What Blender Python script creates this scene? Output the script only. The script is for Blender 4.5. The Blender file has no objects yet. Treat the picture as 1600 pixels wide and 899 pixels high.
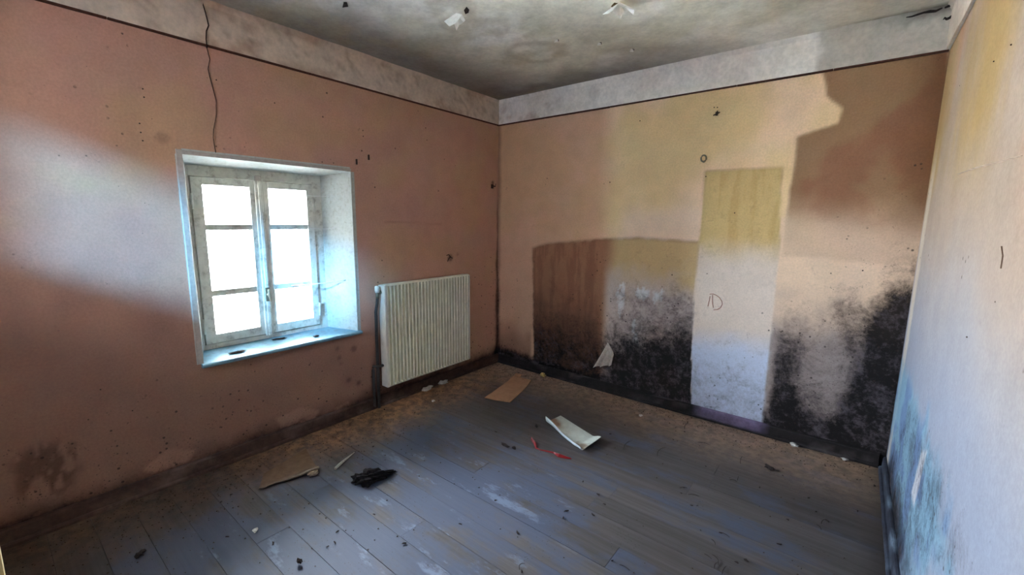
import bpy, bmesh, math, random
import numpy as np
from mathutils import Vector, Matrix

random.seed(7)
SC = bpy.context.scene
COL = SC.collection

# ------------------------------------------------------------------ camera
CAM = np.array([2.7296, -3.1989, 1.4140])
YAW, PITCH, ROLL, FPX = 0.6725, 0.1549, 0.0112, 672.33
_fw = np.array([-math.sin(YAW)*math.cos(PITCH), math.cos(YAW)*math.cos(PITCH), -math.sin(PITCH)])
_r = np.cross(_fw, [0, 0, 1]); _r /= np.linalg.norm(_r)
_u = np.cross(_r, _fw)
_c, _s = math.cos(ROLL), math.sin(ROLL)
_r, _u = _c*_r + _s*_u, -_s*_r + _c*_u
cam_d = bpy.data.cameras.new('camera')
cam_d.sensor_fit = 'HORIZONTAL'; cam_d.sensor_width = 36.0
cam_d.lens = FPX/1600*36.0
cam_d.clip_start = 0.02
cam = bpy.data.objects.new('camera', cam_d); COL.objects.link(cam)
M3 = Matrix(((_r[0], _u[0], -_fw[0]), (_r[1], _u[1], -_fw[1]), (_r[2], _u[2], -_fw[2])))
cam.matrix_world = Matrix.Translation(Vector(CAM)) @ M3.to_4x4()
SC.camera = cam

# ------------------------------------------------------------------ light
SC.view_settings.view_transform = 'Standard'
SC.view_settings.look = 'None'
SC.view_settings.gamma = 1.0
SC.view_settings.use_curve_mapping = False
SC.view_settings.exposure = 3.8
SC.cycles.use_denoising = True
SC.cycles.max_bounces = 14
SC.cycles.diffuse_bounces = 10
SC.cycles.transparent_max_bounces = 16
SC.cycles.sample_clamp_indirect = 6.0

SKY_STRENGTH = 12.0
world = bpy.data.worlds.new('sky'); SC.world = world
world.use_nodes = True
bg = world.node_tree.nodes['Background']
bg.inputs['Color'].default_value = (0.80, 0.90, 1.0, 1)
bg.inputs['Strength'].default_value = SKY_STRENGTH

SUN_DIR = Vector((-1.0, 2.0, -0.90)).normalized()     # added lamp: its beam through the added rear window imitates bluish glare
sun_d = bpy.data.lights.new('sun', 'SUN'); sun_d.energy = 10.5; sun_d.angle = math.radians(7)
sun_d.color = (0.26, 0.68, 1.0)
sun = bpy.data.objects.new('sun', sun_d); COL.objects.link(sun)
sun.rotation_euler = SUN_DIR.to_track_quat('-Z', 'Y').to_euler(); sun.location = (6, -12, 8)

def portal(loc, normal, w, h):
    d = bpy.data.lights.new('sky_portal', 'AREA'); d.shape = 'RECTANGLE'; d.size = w; d.size_y = h
    d.cycles.is_portal = True
    o = bpy.data.objects.new('sky_portal', d); COL.objects.link(o)
    o.location = loc
    o.rotation_euler = Vector(normal).to_track_quat('-Z', 'Z').to_euler()
portal((-0.30, -2.055, 1.16), (1, 0, 0), 0.95, 0.74)
portal((0.925, -4.24, 1.98), (0, 1, 0), 0.72, 0.95)

# ------------------------------------------------------------------ dimensions
W, L, H = 2.994, 3.95, 2.50
ZR = 2.289                                  # lower edge of the plaster band
WY0, WY1, WZ0, WZ1 = -2.479, -1.545, 0.6195, 1.727   # window opening at the wall face
SY0, SY1, SZ0, SZ1 = -2.42, -1.652, 0.637, 1.699     # opening at the sash, 0.2 m deeper
XS = -0.20
RX0, RX1, RZ0, RZ1 = 0.45, 1.40, 1.60, 2.34          # added high window in the unseen rear wall

def hit(x, y, ax, v):
    """point of the photograph on one of the room's planes"""
    d = _fw + _r*(x-800)/FPX + _u*(449.5-y)/FPX
    return CAM + (v-CAM[ax])/d[ax]*d
def BWp(*pts): return [(float(q[0]), float(q[2])) for q in (hit(x, y, 1, 0) for x, y in pts)]
def LWp(*pts): return [(float(q[1]), float(q[2])) for q in (hit(x, y, 0, 0) for x, y in pts)]
def RWp(*pts): return [(float(q[1]), float(q[2])) for q in (hit(x, y, 0, W) for x, y in pts)]
def FLp(*pts): return [(float(q[0]), float(q[1])) for q in (hit(x, y, 2, 0) for x, y in pts)]
def CEp(*pts): return [(float(q[0]), float(q[1])) for q in (hit(x, y, 2, H) for x, y in pts)]

# ------------------------------------------------------------------ helpers
def lin(r, g, b):
    f = lambda c: (c/255/12.92 if c/255 <= .04045 else ((c/255+.055)/1.055)**2.4)
    return (f(r), f(g), f(b))
def ss(a, b, x):
    t = np.clip((x-a)/(b-a), 0, 1); return t*t*(3-2*t)
def vnoise(x, y, seed):
    rs = np.random.RandomState(seed); g = rs.rand(64, 64)
    xi = np.floor(x).astype(int); yi = np.floor(y).astype(int)
    fx = x-xi; fy = y-yi; fx = fx*fx*(3-2*fx); fy = fy*fy*(3-2*fy)
    a = g[xi % 64, yi % 64]; b = g[(xi+1) % 64, yi % 64]; c = g[xi % 64, (yi+1) % 64]; d = g[(xi+1) % 64, (yi+1) % 64]
    return (a*(1-fx)+b*fx)*(1-fy)+(c*(1-fx)+d*fx)*fy
def fbm(x, y, sc, seed=1, oc=5, gain=.55):
    v = 0; a = 1; t = 0
    for i in range(oc):
        v = v+a*vnoise(x*sc+i*7.3, y*sc+i*3.1, seed+i); t += a; a *= gain; sc *= 2.03
    return v/t
def sdf(poly, x, y):
    """signed distance to a polygon, negative inside"""
    d = np.full(x.shape, 1e9); ins = np.zeros(x.shape, bool); n = len(poly)
    for i in range(n):
        ax, ay = poly[i]; bx, by = poly[(i+1) % n]
        ex, ey = bx-ax, by-ay
        t = np.clip(((x-ax)*ex+(y-ay)*ey)/(ex*ex+ey*ey+1e-12), 0, 1)
        d = np.minimum(d, np.hypot(x-ax-t*ex, y-ay-t*ey))
        if ay != by:
            ins ^= ((ay > y) != (by > y)) & (x < (bx-ax)*(y-ay)/(by-ay)+ax)
    return np.where(ins, -d, d)
def inside(poly, x, y, soft=.01, n=None, amp=0.):
    s = sdf(poly, x, y)
    if n is not None: s = s+(n-.5)*2*amp
    return 1-ss(-soft, soft, s)
def mix(col, c2, m):
    m = m[:, None]; return col*(1-m)+np.array(c2)[None, :]*m

def link(o, parent=None):
    COL.objects.link(o)
    if parent is not None: o.parent = parent
    return o
def mesh_obj(name, verts, faces, mat, parent=None, smooth=False):
    me = bpy.data.meshes.new(name); me.from_pydata([tuple(v) for v in verts], [], faces); me.update()
    if mat: me.materials.append(mat)
    if smooth: me.polygons.foreach_set('use_smooth', [True]*len(me.polygons))
    return link(bpy.data.objects.new(name, me), parent)
def bm_obj(name, bm, mat, parent=None, smooth=False):
    me = bpy.data.meshes.new(name); bmesh.ops.recalc_face_normals(bm, faces=bm.faces); bm.to_mesh(me); bm.free()
    if mat: me.materials.append(mat)
    if smooth: me.polygons.foreach_set('use_smooth', [True]*len(me.polygons))
    return link(bpy.data.objects.new(name, me), parent)
def empty(name, loc=(0, 0, 0), parent=None):
    o = bpy.data.objects.new(name, None); o.location = loc; o.empty_display_size = .05
    return link(o, parent)
def tag(o, label=None, cat=None, group=None, kind=None):
    if label: o['label'] = label
    if cat: o['category'] = cat
    if group: o['group'] = group
    if kind: o['kind'] = kind
    return o
def struct(o, label=None, cat=None): return tag(o, label, cat, None, 'structure')
def bbox(bm, x0, x1, y0, y1, z0, z1, bev=0.):
    vs = [bm.verts.new(p) for p in ((x0,y0,z0),(x1,y0,z0),(x1,y1,z0),(x0,y1,z0),(x0,y0,z1),(x1,y0,z1),(x1,y1,z1),(x0,y1,z1))]
    fs = [bm.faces.new([vs[i] for i in f]) for f in ((3,2,1,0),(4,5,6,7),(0,1,5,4),(1,2,6,5),(2,3,7,6),(3,0,4,7))]
    if bev > 0:
        es = {e for f in fs for e in f.edges}
        bmesh.ops.bevel(bm, geom=list(es), offset=bev, segments=2, affect='EDGES', profile=.6)
    return vs
def box(name, x0, x1, y0, y1, z0, z1, mat, parent=None, bev=0.):
    bm = bmesh.new(); bbox(bm, x0, x1, y0, y1, z0, z1, bev); return bm_obj(name, bm, mat, parent)
def tube(bm, pts, rad, seg=8, cap=True):
    pts = [Vector(p) for p in pts]; rings = []
    rad = rad if isinstance(rad, (list, tuple)) else [rad]*len(pts)
    for i, p in enumerate(pts):
        t = (pts[min(i+1, len(pts)-1)]-pts[max(i-1, 0)]).normalized()
        a = Vector((0, 0, 1)) if abs(t.z) < .9 else Vector((1, 0, 0))
        u = t.cross(a).normalized(); v = t.cross(u)
        rings.append([bm.verts.new(p+(u*math.cos(k*2*math.pi/seg)+v*math.sin(k*2*math.pi/seg))*rad[i]) for k in range(seg)])
    for a, b in zip(rings, rings[1:]):
        for k in range(seg): bm.faces.new((a[k], a[(k+1) % seg], b[(k+1) % seg], b[k]))
    if cap:
        bm.faces.new(rings[0][::-1]); bm.faces.new(rings[-1])
def tube_obj(name, pts, rad, mat, parent=None, seg=8):
    bm = bmesh.new(); tube(bm, pts, rad, seg); return bm_obj(name, bm, mat, parent, True)
def sheet_obj(name, fn, nu, nv, th, mat, parent=None, colfn=None):
    """thin sheet with real thickness: fn(u,v) -> point, u,v in 0..1"""
    P = [[Vector(fn(i/nu, j/nv)) for j in range(nv+1)] for i in range(nu+1)]
    top, bot = [], []
    for i in range(nu+1):
        for j in range(nv+1):
            a = P[min(i+1, nu)][j]-P[max(i-1, 0)][j]; b = P[i][min(j+1, nv)]-P[i][max(j-1, 0)]
            n = a.cross(b)
            n = n.normalized() if n.length > 1e-12 else Vector((0, 0, 1))
            top.append(P[i][j]+n*th/2); bot.append(P[i][j]-n*th/2)
    V = top+bot; N = len(top); k = nv+1; F = []
    for i in range(nu):
        for j in range(nv):
            a, b, c, d = i*k+j, (i+1)*k+j, (i+1)*k+j+1, i*k+j+1
            F.append((a, b, c, d)); F.append((d+N, c+N, b+N, a+N))
    rim = [i*k for i in range(nu+1)]+[nu*k+j for j in range(1, nv+1)]+[i*k+nv for i in range(nu-1, -1, -1)]+[j for j in range(nv-1, 0, -1)]
    for a, b in zip(rim, rim[1:]+rim[:1]): F.append((b, a, a+N, b+N))
    o = mesh_obj(name, V, F, mat, parent)
    if colfn:
        c = np.ones((2*N, 4), np.float32)
        for i in range(nu+1):
            for j in range(nv+1):
                q = colfn(i/nu, j/nv); c[i*k+j, :3] = q; c[N+i*k+j, :3] = q
        at = o.data.color_attributes.new('col', 'FLOAT_COLOR', 'POINT'); at.data.foreach_set('color', c.ravel())
    return o

# ------------------------------------------------------------------ materials
class NT:
    def __init__(s, name):
        s.m = bpy.data.materials.new(name); s.m.use_nodes = True; s.t = s.m.node_tree
        s.b = s.t.nodes['Principled BSDF']; s.b.inputs['Specular IOR Level'].default_value = .25
    def n(s, kind, **kw):
        o = s.t.nodes.new(kind)
        for k, v in kw.items(): setattr(o, k, v)
        return o
    def put(s, sock, v):
        if hasattr(v, 'is_output') or isinstance(v, bpy.types.NodeSocket): s.t.links.new(v, sock)
        elif isinstance(v, (tuple, list)) and len(v) == 3 and sock.type == 'RGBA': sock.default_value = (*v, 1)
        else: sock.default_value = v
    def pos(s): return s.n('ShaderNodeNewGeometry').outputs['Position']
    def obj(s): return s.n('ShaderNodeTexCoord').outputs['Object']
    def scale(s, vec, sc, off=(0, 0, 0)):
        m = s.n('ShaderNodeMapping'); s.put(m.inputs['Vector'], vec); m.inputs['Scale'].default_value = sc
        s.put(m.inputs['Location'], off); return m.outputs[0]
    def noise(s, vec, sc, det=4., rough=.55, dist=0.):
        o = s.n('ShaderNodeTexNoise'); s.put(o.inputs['Vector'], vec); o.inputs['Scale'].default_value = sc
        o.inputs['Detail'].default_value = det; o.inputs['Roughness'].default_value = rough; o.inputs['Distortion'].default_value = dist
        return o.outputs['Fac']
    def voro(s, vec, sc, rnd=1.):
        o = s.n('ShaderNodeTexVoronoi'); s.put(o.inputs['Vector'], vec); o.inputs['Scale'].default_value = sc
        o.inputs['Randomness'].default_value = rnd; return o.outputs['Distance']
    def math(s, op, a, b=0., c=None, clamp=False):
        o = s.n('ShaderNodeMath', operation=op, use_clamp=clamp); s.put(o.inputs[0], a); s.put(o.inputs[1], b)
        if c is not None: s.put(o.inputs[2], c)
        return o.outputs[0]
    def step(s, v, a, b, lo=0., hi=1.):
        o = s.n('ShaderNodeMapRange', interpolation_type='SMOOTHSTEP'); s.put(o.inputs[0], v)
        for i, q in enumerate((a, b, lo, hi)): s.put(o.inputs[i+1], q)
        return o.outputs[0]
    def mix(s, f, a, b, mode='MIX'):
        o = s.n('ShaderNodeMix', data_type='RGBA', blend_type=mode); s.put(o.inputs['Factor'], f)
        s.put(o.inputs['A'], a); s.put(o.inputs['B'], b); return o.outputs['Result']
    def grey(s, v):
        o = s.n('ShaderNodeCombineColor')
        for i in range(3): s.put(o.inputs[i], v)
        return o.outputs[0]
    def attr(s, name, col=False):
        o = s.n('ShaderNodeAttribute', attribute_name=name); return o.outputs['Color' if col else 'Fac']
    def sep(s, v):
        o = s.n('ShaderNodeSeparateXYZ'); s.put(o.inputs[0], v); return o.outputs
    def bump(s, h, strength=.3, dist=.004):
        o = s.n('ShaderNodeBump'); s.put(o.inputs['Height'], h); o.inputs['Strength'].default_value = strength
        o.inputs['Distance'].default_value = dist; s.t.links.new(o.outputs[0], s.b.inputs['Normal'])
    def done(s, col, rough=.85, metal=0.):
        s.put(s.b.inputs['Base Color'], col); s.put(s.b.inputs['Roughness'], rough); s.put(s.b.inputs['Metallic'], metal); return s.m

def simple(name, rgb, rough=.8, var=.25, sc=30., metal=0., bump=.15, dirt=None, dirt_amt=.5, dirt_sc=8.):
    t = NT(name); p = t.pos(); n = t.noise(p, sc, 6, .6)
    c = t.mix(1., lin(*rgb), t.grey(t.step(n, .25, .75, 1-var, 1+var*.6)), 'MULTIPLY')
    if dirt:
        d = t.noise(p, dirt_sc, 8, .7)
        c = t.mix(t.step(d, .62-.25*dirt_amt, .72-.1*dirt_amt, 0, dirt_amt), c, lin(*dirt))
    t.bump(n, bump, .003)
    return t.done(c, rough, metal)

def plaster_material(name):
    """painted plaster: colour, mould density and speck density come with the wall, the breakup is noise"""
    t = NT(name); p = t.pos()
    base = t.attr('col', True)
    fine = t.noise(p, 95, 6, .65); mid = t.noise(p, 6.5, 7, .62)
    v = t.math('ADD', t.step(fine, .3, .7, -.09, .07), t.step(mid, .3, .7, -.055, .05))
    c = t.mix(1., base, t.grey(t.math('ADD', v, 1.)), 'MULTIPLY')
    # weave of the painted paper
    # mould
    m = t.attr('mold')
    n1 = t.noise(p, 6.5, 14, .78, .4); n2 = t.noise(p, 40., 8, .75)
    nn = t.math('ADD', t.math('MULTIPLY', n1, .68), t.math('MULTIPLY', n2, .32))
    th = t.math('SUBTRACT', .74, t.math('MULTIPLY', m, .46))
    mask = t.step(nn, t.math('SUBTRACT', th, .085), t.math('ADD', th, .15))
    halo = t.step(nn, t.math('SUBTRACT', th, .20), t.math('ADD', th, .02), 0, .55)
    c = t.mix(halo, c, t.mix(1., c, lin(150, 140, 142), 'MULTIPLY'))
    mott = t.math('ADD', t.math('MULTIPLY', t.noise(p, 7., 12, .74), .6), t.math('MULTIPLY', t.noise(p, 30., 8, .75), .4))
    deep = t.mix(t.step(mott, .47, .64), lin(9, 8, 10), lin(88, 80, 86))
    c = t.mix(t.math('MULTIPLY', mask, .96), c, deep)
    # specks
    s = t.attr('speck'); vd = t.voro(p, 22.); sel = t.noise(p, 5., 3)
    sp = t.math('MULTIPLY', t.step(vd, .10, .16, 1, 0), t.step(t.math('ADD', sel, t.math('MULTIPLY', s, .35)), .66, .74))
    vd2 = t.voro(p, 75.)
    sp2 = t.math('MULTIPLY', t.step(vd2, .16, .24, 1, 0), t.step(t.math('ADD', t.noise(p, 13., 4), t.math('MULTIPLY', s, .30)), .70, .78))
    c = t.mix(t.math('MULTIPLY', t.math('MAXIMUM', sp, t.math('MULTIPLY', sp2, .7)), .8), c, lin(48, 38, 36))
    hgt = t.math('ADD', t.math('MULTIPLY', fine, .35), t.math('ADD', mid, t.math('MULTIPLY', mask, -.4)))
    t.bump(hgt, .28, .006)
    return t.done(c, .88)
MAT_WALL = plaster_material('painted_plaster')

def plank_material():
    t = NT('dusty_floorboards'); p = t.pos(); x, y, z = t.sep(p)
    rnd = t.n('ShaderNodeObjectInfo').outputs['Random']
    off = t.n('ShaderNodeCombineXYZ'); t.put(off.inputs[0], t.math('MULTIPLY', rnd, 11.)); t.put(off.inputs[2], t.math('MULTIPLY', rnd, 5.))
    g = t.noise(t.scale(p, (2.2, 46, 2.2), off.outputs[0]), 1., 6, .6)
    c = t.mix(t.step(g, .3, .7), lin(71, 66, 65), lin(84, 80, 80))
    c = t.mix(1., c, t.grey(t.step(rnd, 0, 1, .84, 1.12)), 'MULTIPLY')
    # pale dust, worn off in blotches
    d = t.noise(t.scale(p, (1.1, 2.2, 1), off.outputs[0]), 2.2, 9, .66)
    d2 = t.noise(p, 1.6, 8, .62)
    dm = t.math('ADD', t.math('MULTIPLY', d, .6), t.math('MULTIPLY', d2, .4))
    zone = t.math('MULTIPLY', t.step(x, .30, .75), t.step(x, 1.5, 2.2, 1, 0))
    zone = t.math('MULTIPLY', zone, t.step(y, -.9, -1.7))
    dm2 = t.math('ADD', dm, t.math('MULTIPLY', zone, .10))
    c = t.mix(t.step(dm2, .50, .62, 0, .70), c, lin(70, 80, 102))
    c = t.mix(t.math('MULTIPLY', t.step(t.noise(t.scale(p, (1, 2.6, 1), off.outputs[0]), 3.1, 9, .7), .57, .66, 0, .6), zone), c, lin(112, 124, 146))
    # earth and rubble dust along both walls; sill shade painted in by the window
    e = t.noise(p, 3.2, 9, .68)
    near = t.math('SUBTRACT', x, t.math('MULTIPLY', e, .55))
    c = t.mix(t.step(near, -.22, .32, .9, 0), c, t.mix(t.step(t.noise(p, 14, 8, .7), .35, .65), t.mix(t.step(y, -2.6, -1.8), lin(58, 46, 38), lin(92, 68, 50)), t.mix(t.step(y, -2.6, -1.8), lin(96, 74, 56), lin(172, 128, 92))))
    nb = t.math('ADD', y, t.math('MULTIPLY', e, .40))
    c = t.mix(t.step(nb, -.55, .30, 0, .85), c, t.mix(t.step(t.noise(p, 18, 8, .7), .35, .65), lin(126, 104, 86), lin(176, 146, 120)))
    nr = t.math('ADD', x, t.math('MULTIPLY', e, .25))
    c = t.mix(t.step(nr, 2.98, 3.16, 0, .8), c, lin(52, 48, 46))
    # fine dirt and scratches
    s = t.voro(t.scale(p, (1, 1.7, 1)), 46.); ssel = t.noise(p, 4.3, 4)
    c = t.mix(t.math('MULTIPLY', t.step(s, .11, .19, 1, 0), t.step(ssel, .50, .60, 0, .75)), c, lin(52, 44, 42))
    dk = t.noise(t.scale(p, (1.5, 4.5, 1)), 3.4, 10, .72)
    c = t.mix(t.step(dk, .58, .72, 0, .55), c, lin(80, 72, 68))
    t.bump(t.math('ADD', g, t.math('MULTIPLY', dk, .6)), .25, .003)
    return t.done(c, .62)
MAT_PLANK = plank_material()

def attr_material(name, rough=.8, var=.2, sc=40., bump=.2):
    t = NT(name); p = t.pos(); n = t.noise(p, sc, 7, .65); n2 = t.noise(p, sc*.17, 6, .6)
    v = t.math('ADD', t.step(n, .3, .7, -var, var*.7), t.step(n2, .3, .7, -var, var*.7))
    c = t.mix(1., t.attr('col', True), t.grey(t.math('ADD', v, 1.)), 'MULTIPLY')
    t.bump(t.math('ADD', n, n2), bump, .004)
    return t.done(c, rough)
MAT_CEIL = attr_material('flaking_distemper', .9, .10, 45., .3)
MAT_SHEET = attr_material('stained_board', .6, .08, 60., .1)
MAT_BASE = attr_material('painted_baseboard', .7, .25, 30., .3)

MAT_DARK = simple('dark_subfloor', (48, 40, 36), .9)
MAT_WOODPAINT = simple('old_white_gloss_paint', (214, 214, 206), .45, .12, 25, 0, .15, (120, 112, 100), .55, 16.)
MAT_REVEAL = simple('limewashed_reveal', (184, 188, 184), .8, .10, 60, 0, .3, (150, 142, 128), .5, 40.)
MAT_SILL = simple('painted_sill', (116, 156, 176), .5, .12, 40, 0, .2, (110, 108, 104), .55, 22.)
MAT_CASING = simple('grey_plaster_edge', (176, 168, 162), .8, .15, 50, 0, .2)
MAT_RAD = simple('cream_enamel', (232, 232, 214), .38, .10, 18, 0, .05, (176, 166, 140), .16, 5.)
MAT_RADSIDE = simple('white_enamel', (226, 224, 214), .4, .08, 18, 0, .05, (150, 138, 116), .35, 9.)
MAT_PIPE = simple('dull_dark_pipe', (74, 70, 68), .6, .25, 60)
MAT_IRON = simple('rusty_iron', (62, 46, 38), .75, .35, 90, .2)
MAT_BRASS = simple('dull_metal', (128, 120, 104), .5, .2, 90, .5)
MAT_STRIP = simple('brown_border_strip', (82, 48, 36), .8, .25, 60)
MAT_CRACK = simple('crack_shadowed_plaster', (46, 30, 26), .95, .3, 90)
MAT_CARD = simple('brown_cardboard', (168, 128, 98), .85, .10, 20, 0, .08, (120, 88, 64), .35, 9.)
MAT_RED = simple('red_plastic', (120, 16, 24), .4, .3, 70)
MAT_RAG = simple('charred_black_rag', (30, 25, 27), .95, .5, 70, 0, .6)
MAT_LEAF = simple('dry_dark_leaf', (44, 36, 34), .85, .35, 90)
MAT_LINO = simple('torn_tan_lino', (112, 88, 68), .8, .25, 22, 0, .2, (92, 68, 48), .6, 14.)
MAT_LINOEDGE = simple('pale_torn_edge', (128, 112, 98), .8, .2, 60)
MAT_STICK = simple('splintered_wood', (164, 158, 150), .7, .3, 80)
MAT_FOAM = simple('yellow_foam', (196, 170, 108), .9, .2, 120, 0, .4)
MAT_CHIP = simple('white_plaster_chip', (206, 202, 196), .9, .2, 120, 0, .4)
MAT_FLAKE = simple('white_paint_flake', (250, 249, 244), .85, .12, 60, 0, .2)
MAT_PATCH = simple('bare_tan_plaster', (120, 100, 70), .95, .3, 60, 0, .4)
MAT_PAPER = simple('torn_wallpaper_scrap', (186, 178, 170), .85, .2, 50, 0, .2, (120, 108, 98), .4, 30.)
MAT_WEB = simple('dusty_cobweb', (220, 224, 226), .8, .05, 30)
MAT_CHALK = simple('red_crayon', (168, 116, 100), .9, .25, 160)
MAT_DOOR = simple('cream_door_paint', (206, 182, 132), .5, .12, 20, 0, .1, (150, 126, 84), .4, 9.)
MAT_OUT = simple('pale_outdoor_ground', (236, 232, 224), .9, .08, .6)
MAT_GRIT = simple('grit', (70, 56, 46), .95, .5, 200)

def glass_material():
    t = NT('window_glass'); nt = t.t
    tr = t.n('ShaderNodeBsdfTransparent'); gl = t.n('ShaderNodeBsdfGlossy'); gl.inputs['Roughness'].default_value = .03
    df = t.n('ShaderNodeBsdfDiffuse'); df.inputs['Color'].default_value = (.75, .75, .72, 1)
    fr = t.n('ShaderNodeFresnel'); fr.inputs['IOR'].default_value = 1.45
    m1 = t.n('ShaderNodeMixShader'); m2 = t.n('ShaderNodeMixShader')
    nt.links.new(fr.outputs[0], m1.inputs[0]); nt.links.new(tr.outputs[0], m1.inputs[1]); nt.links.new(gl.outputs[0], m1.inputs[2])
    d = t.step(t.noise(t.pos(), 9., 8, .7), .55, .85, .01, .10)
    nt.links.new(d, m2.inputs[0]); nt.links.new(m1.outputs[0], m2.inputs[1]); nt.links.new(df.outputs[0], m2.inputs[2])
    nt.links.new(m2.outputs[0], nt.nodes['Material Output'].inputs['Surface'])
    return t.m
MAT_GLASS = glass_material()
def grimy_glass():  # tinted clear pane, added to dim and cool the rear beam
    t = NT('grimy_glass_pane'); tr = t.n('ShaderNodeBsdfTransparent'); tr.inputs['Color'].default_value = (.265, .285, .305, 1)
    t.t.links.new(tr.outputs[0], t.t.nodes['Material Output'].inputs['Surface']); return t.m
MAT_GRIMY = grimy_glass()

# ------------------------------------------------------------------ gridded plaster surfaces
def lins(*stops, res):
    out = []
    for a, b in zip(stops, stops[1:]):
        n = max(1, int(round(abs(b-a)/res))); out += list(np.linspace(a, b, n+1)[:-1])
    return np.array(out+[stops[-1]])
def grid_wall(name, us, vs, to3, fields, mat, hole=None, flip=False, extra=None, rough=.003, seed=3):
    """plaster skin over (u,v); fields(u,v) -> colour Nx3, mould N, speck N; extra = backing boxes"""
    U, V = np.meshgrid(us, vs, indexing='ij'); u = U.ravel(); v = V.ravel()
    d = (fbm(u+20, v+20, 2.2, seed, 4)-.5)*2*rough
    edge = np.minimum.reduce([u-us[0], us[-1]-u, v-vs[0], vs[-1]-v])
    if hole:
        hu0, hu1, hv0, hv1 = hole
        q = np.maximum(np.maximum(hu0-u, u-hu1), np.maximum(hv0-v, v-hv1)); edge = np.minimum(edge, np.maximum(q, 0))
    d = d*ss(0, .08, edge)
    verts = [to3(a, b, c) for a, b, c in zip(u, v, d)]
    nv = len(vs); faces = []
    for i in range(len(us)-1):
        for j in range(nv-1):
            if hole:
                cu = (us[i]+us[i+1])/2; cv = (vs[j]+vs[j+1])/2
                if hole[0] < cu < hole[1] and hole[2] < cv < hole[3]: continue
            f = (i*nv+j, (i+1)*nv+j, (i+1)*nv+j+1, i*nv+j+1)
            faces.append(f[::-1] if flip else f)
    col, mold, speck = fields(u, v)
    nb = 0
    if extra:
        for (x0, x1, y0, y1, z0, z1) in extra:
            k = len(verts)
            verts += [(x0,y0,z0),(x1,y0,z0),(x1,y1,z0),(x0,y1,z0),(x0,y0,z1),(x1,y0,z1),(x1,y1,z1),(x0,y1,z1)]
            faces += [tuple(k+i for i in f) for f in ((3,2,1,0),(4,5,6,7),(0,1,5,4),(1,2,6,5),(2,3,7,6),(3,0,4,7))]; nb += 8
    o = mesh_obj(name, verts, faces, mat)
    c = np.ones((len(verts), 4), np.float32); c[:len(u), :3] = np.clip(col, 0, 1)
    if nb: c[len(u):, :3] = .4
    at = o.data.color_attributes.new('col', 'FLOAT_COLOR', 'POINT'); at.data.foreach_set('color', c.ravel())
    for nm, arr in (('mold', mold), ('speck', speck)):
        a = np.zeros(len(verts), np.float32); a[:len(u)] = arr
        at = o.data.attributes.new(nm, 'FLOAT', 'POINT'); at.data.foreach_set('value', a)
    return o

# ---- window wall
def left_fields(y, z):
    n = fbm(y, z, 1.6, 11); n2 = fbm(y, z, 5., 21)
    col = np.tile(lin(190, 147, 127), (len(y), 1))
    col = mix(col, lin(188, 152, 121), ss(.42, .62, n)*.8)
    col = mix(col, lin(184, 140, 128), ss(.52, .7, fbm(y, z, 1.1, 33))*.7)
    col = mix(col, lin(150, 118, 98), ss(-2.95, -3.25, y+.25*(n-.5))*.75*ss(1.3, 2.0, z))     # darker upper end near the door
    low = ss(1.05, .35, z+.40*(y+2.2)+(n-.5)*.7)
    col = mix(col, lin(134, 102, 89), low*.88)      # grime, plus shade painted in low and towards the door
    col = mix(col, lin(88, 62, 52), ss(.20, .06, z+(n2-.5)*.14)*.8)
    # bare plaster where the paper has come away above the baseboard
    for poly in (LWp((222, 735), (262, 703), (305, 704), (296, 722), (240, 742)), LWp((432, 655), (468, 636), (500, 642), (492, 655), (440, 668)),
                 LWp((520, 640), (545, 628), (548, 640), (525, 650))):
        m = inside(poly, y, z, .008, n2, .02); col = mix(col, lin(184, 146, 126), m*.42)
    # ragged damp stain that branches upwards
    cy, cz = LWp((76, 748))[0]; n4 = fbm(y*2.2, z*.9, 16., 25)
    e4 = np.hypot((y-cy)/.115, (z-cz-.02)/.14); crown = ss(1.15, .55, e4+(n2-.5)*.9)
    col = mix(col, lin(82, 56, 48), crown*ss(.44, .58, n4)*.72)
    # dark seam in the corner
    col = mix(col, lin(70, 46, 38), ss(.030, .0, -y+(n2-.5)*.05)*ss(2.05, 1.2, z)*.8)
    # hand marks and scuffs
    for (px, py, r, k) in ((703, 403, .03, .6), (715, 398, .02, .35), (553, 545, .025, .5), (253, 215, .035, .30), (527, 545, .02, .45), (530, 560, .02, .45), (533, 568, .015, .4),
                           (545, 595, .03, .5), (560, 599, .03, .6), (500, 610, .02, .45), (770, 286, .022, .7)):
        q = LWp((px, py))[0]; e = np.hypot(y-q[0], (z-q[1])*1.0)
        col = mix(col, lin(60, 40, 36), ss(r, r*.25, e+(n2-.5)*r*1.6)*k)
    # faint outline of a shelf
    q = LWp((600, 347), (690, 350)); ln = inside([(q[0][0], q[0][1]-.006), (q[1][0], q[1][1]-.004), (q[1][0], q[1][1]+.004), (q[0][0], q[0][1]+.006)], y, z, .006)
    col = mix(col, lin(120, 80, 68), ln*.25)
    mold = .95*ss(.16, .02, z+(n2-.5)*.10)*.75+ss(.09, .0, -y)*ss(1.2, .1, z)*.55
    speck = .25+.55*ss(.7, .1, z)+.4*ss(-.7, 0, y)*ss(1.5, .8, z)
    return col, np.clip(mold, 0, 1), speck
ys = lins(-L, WY0, WY1, 0, res=.014); zs = lins(0, WZ0, WZ1, H, res=.014)
T = .46
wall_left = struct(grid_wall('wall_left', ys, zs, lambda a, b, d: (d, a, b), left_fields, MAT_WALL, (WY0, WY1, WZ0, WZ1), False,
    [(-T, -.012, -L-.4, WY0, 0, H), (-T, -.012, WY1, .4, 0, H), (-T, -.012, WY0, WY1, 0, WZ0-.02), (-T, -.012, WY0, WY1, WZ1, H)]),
    'salmon painted plaster wall around the casement window', 'wall')

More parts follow.
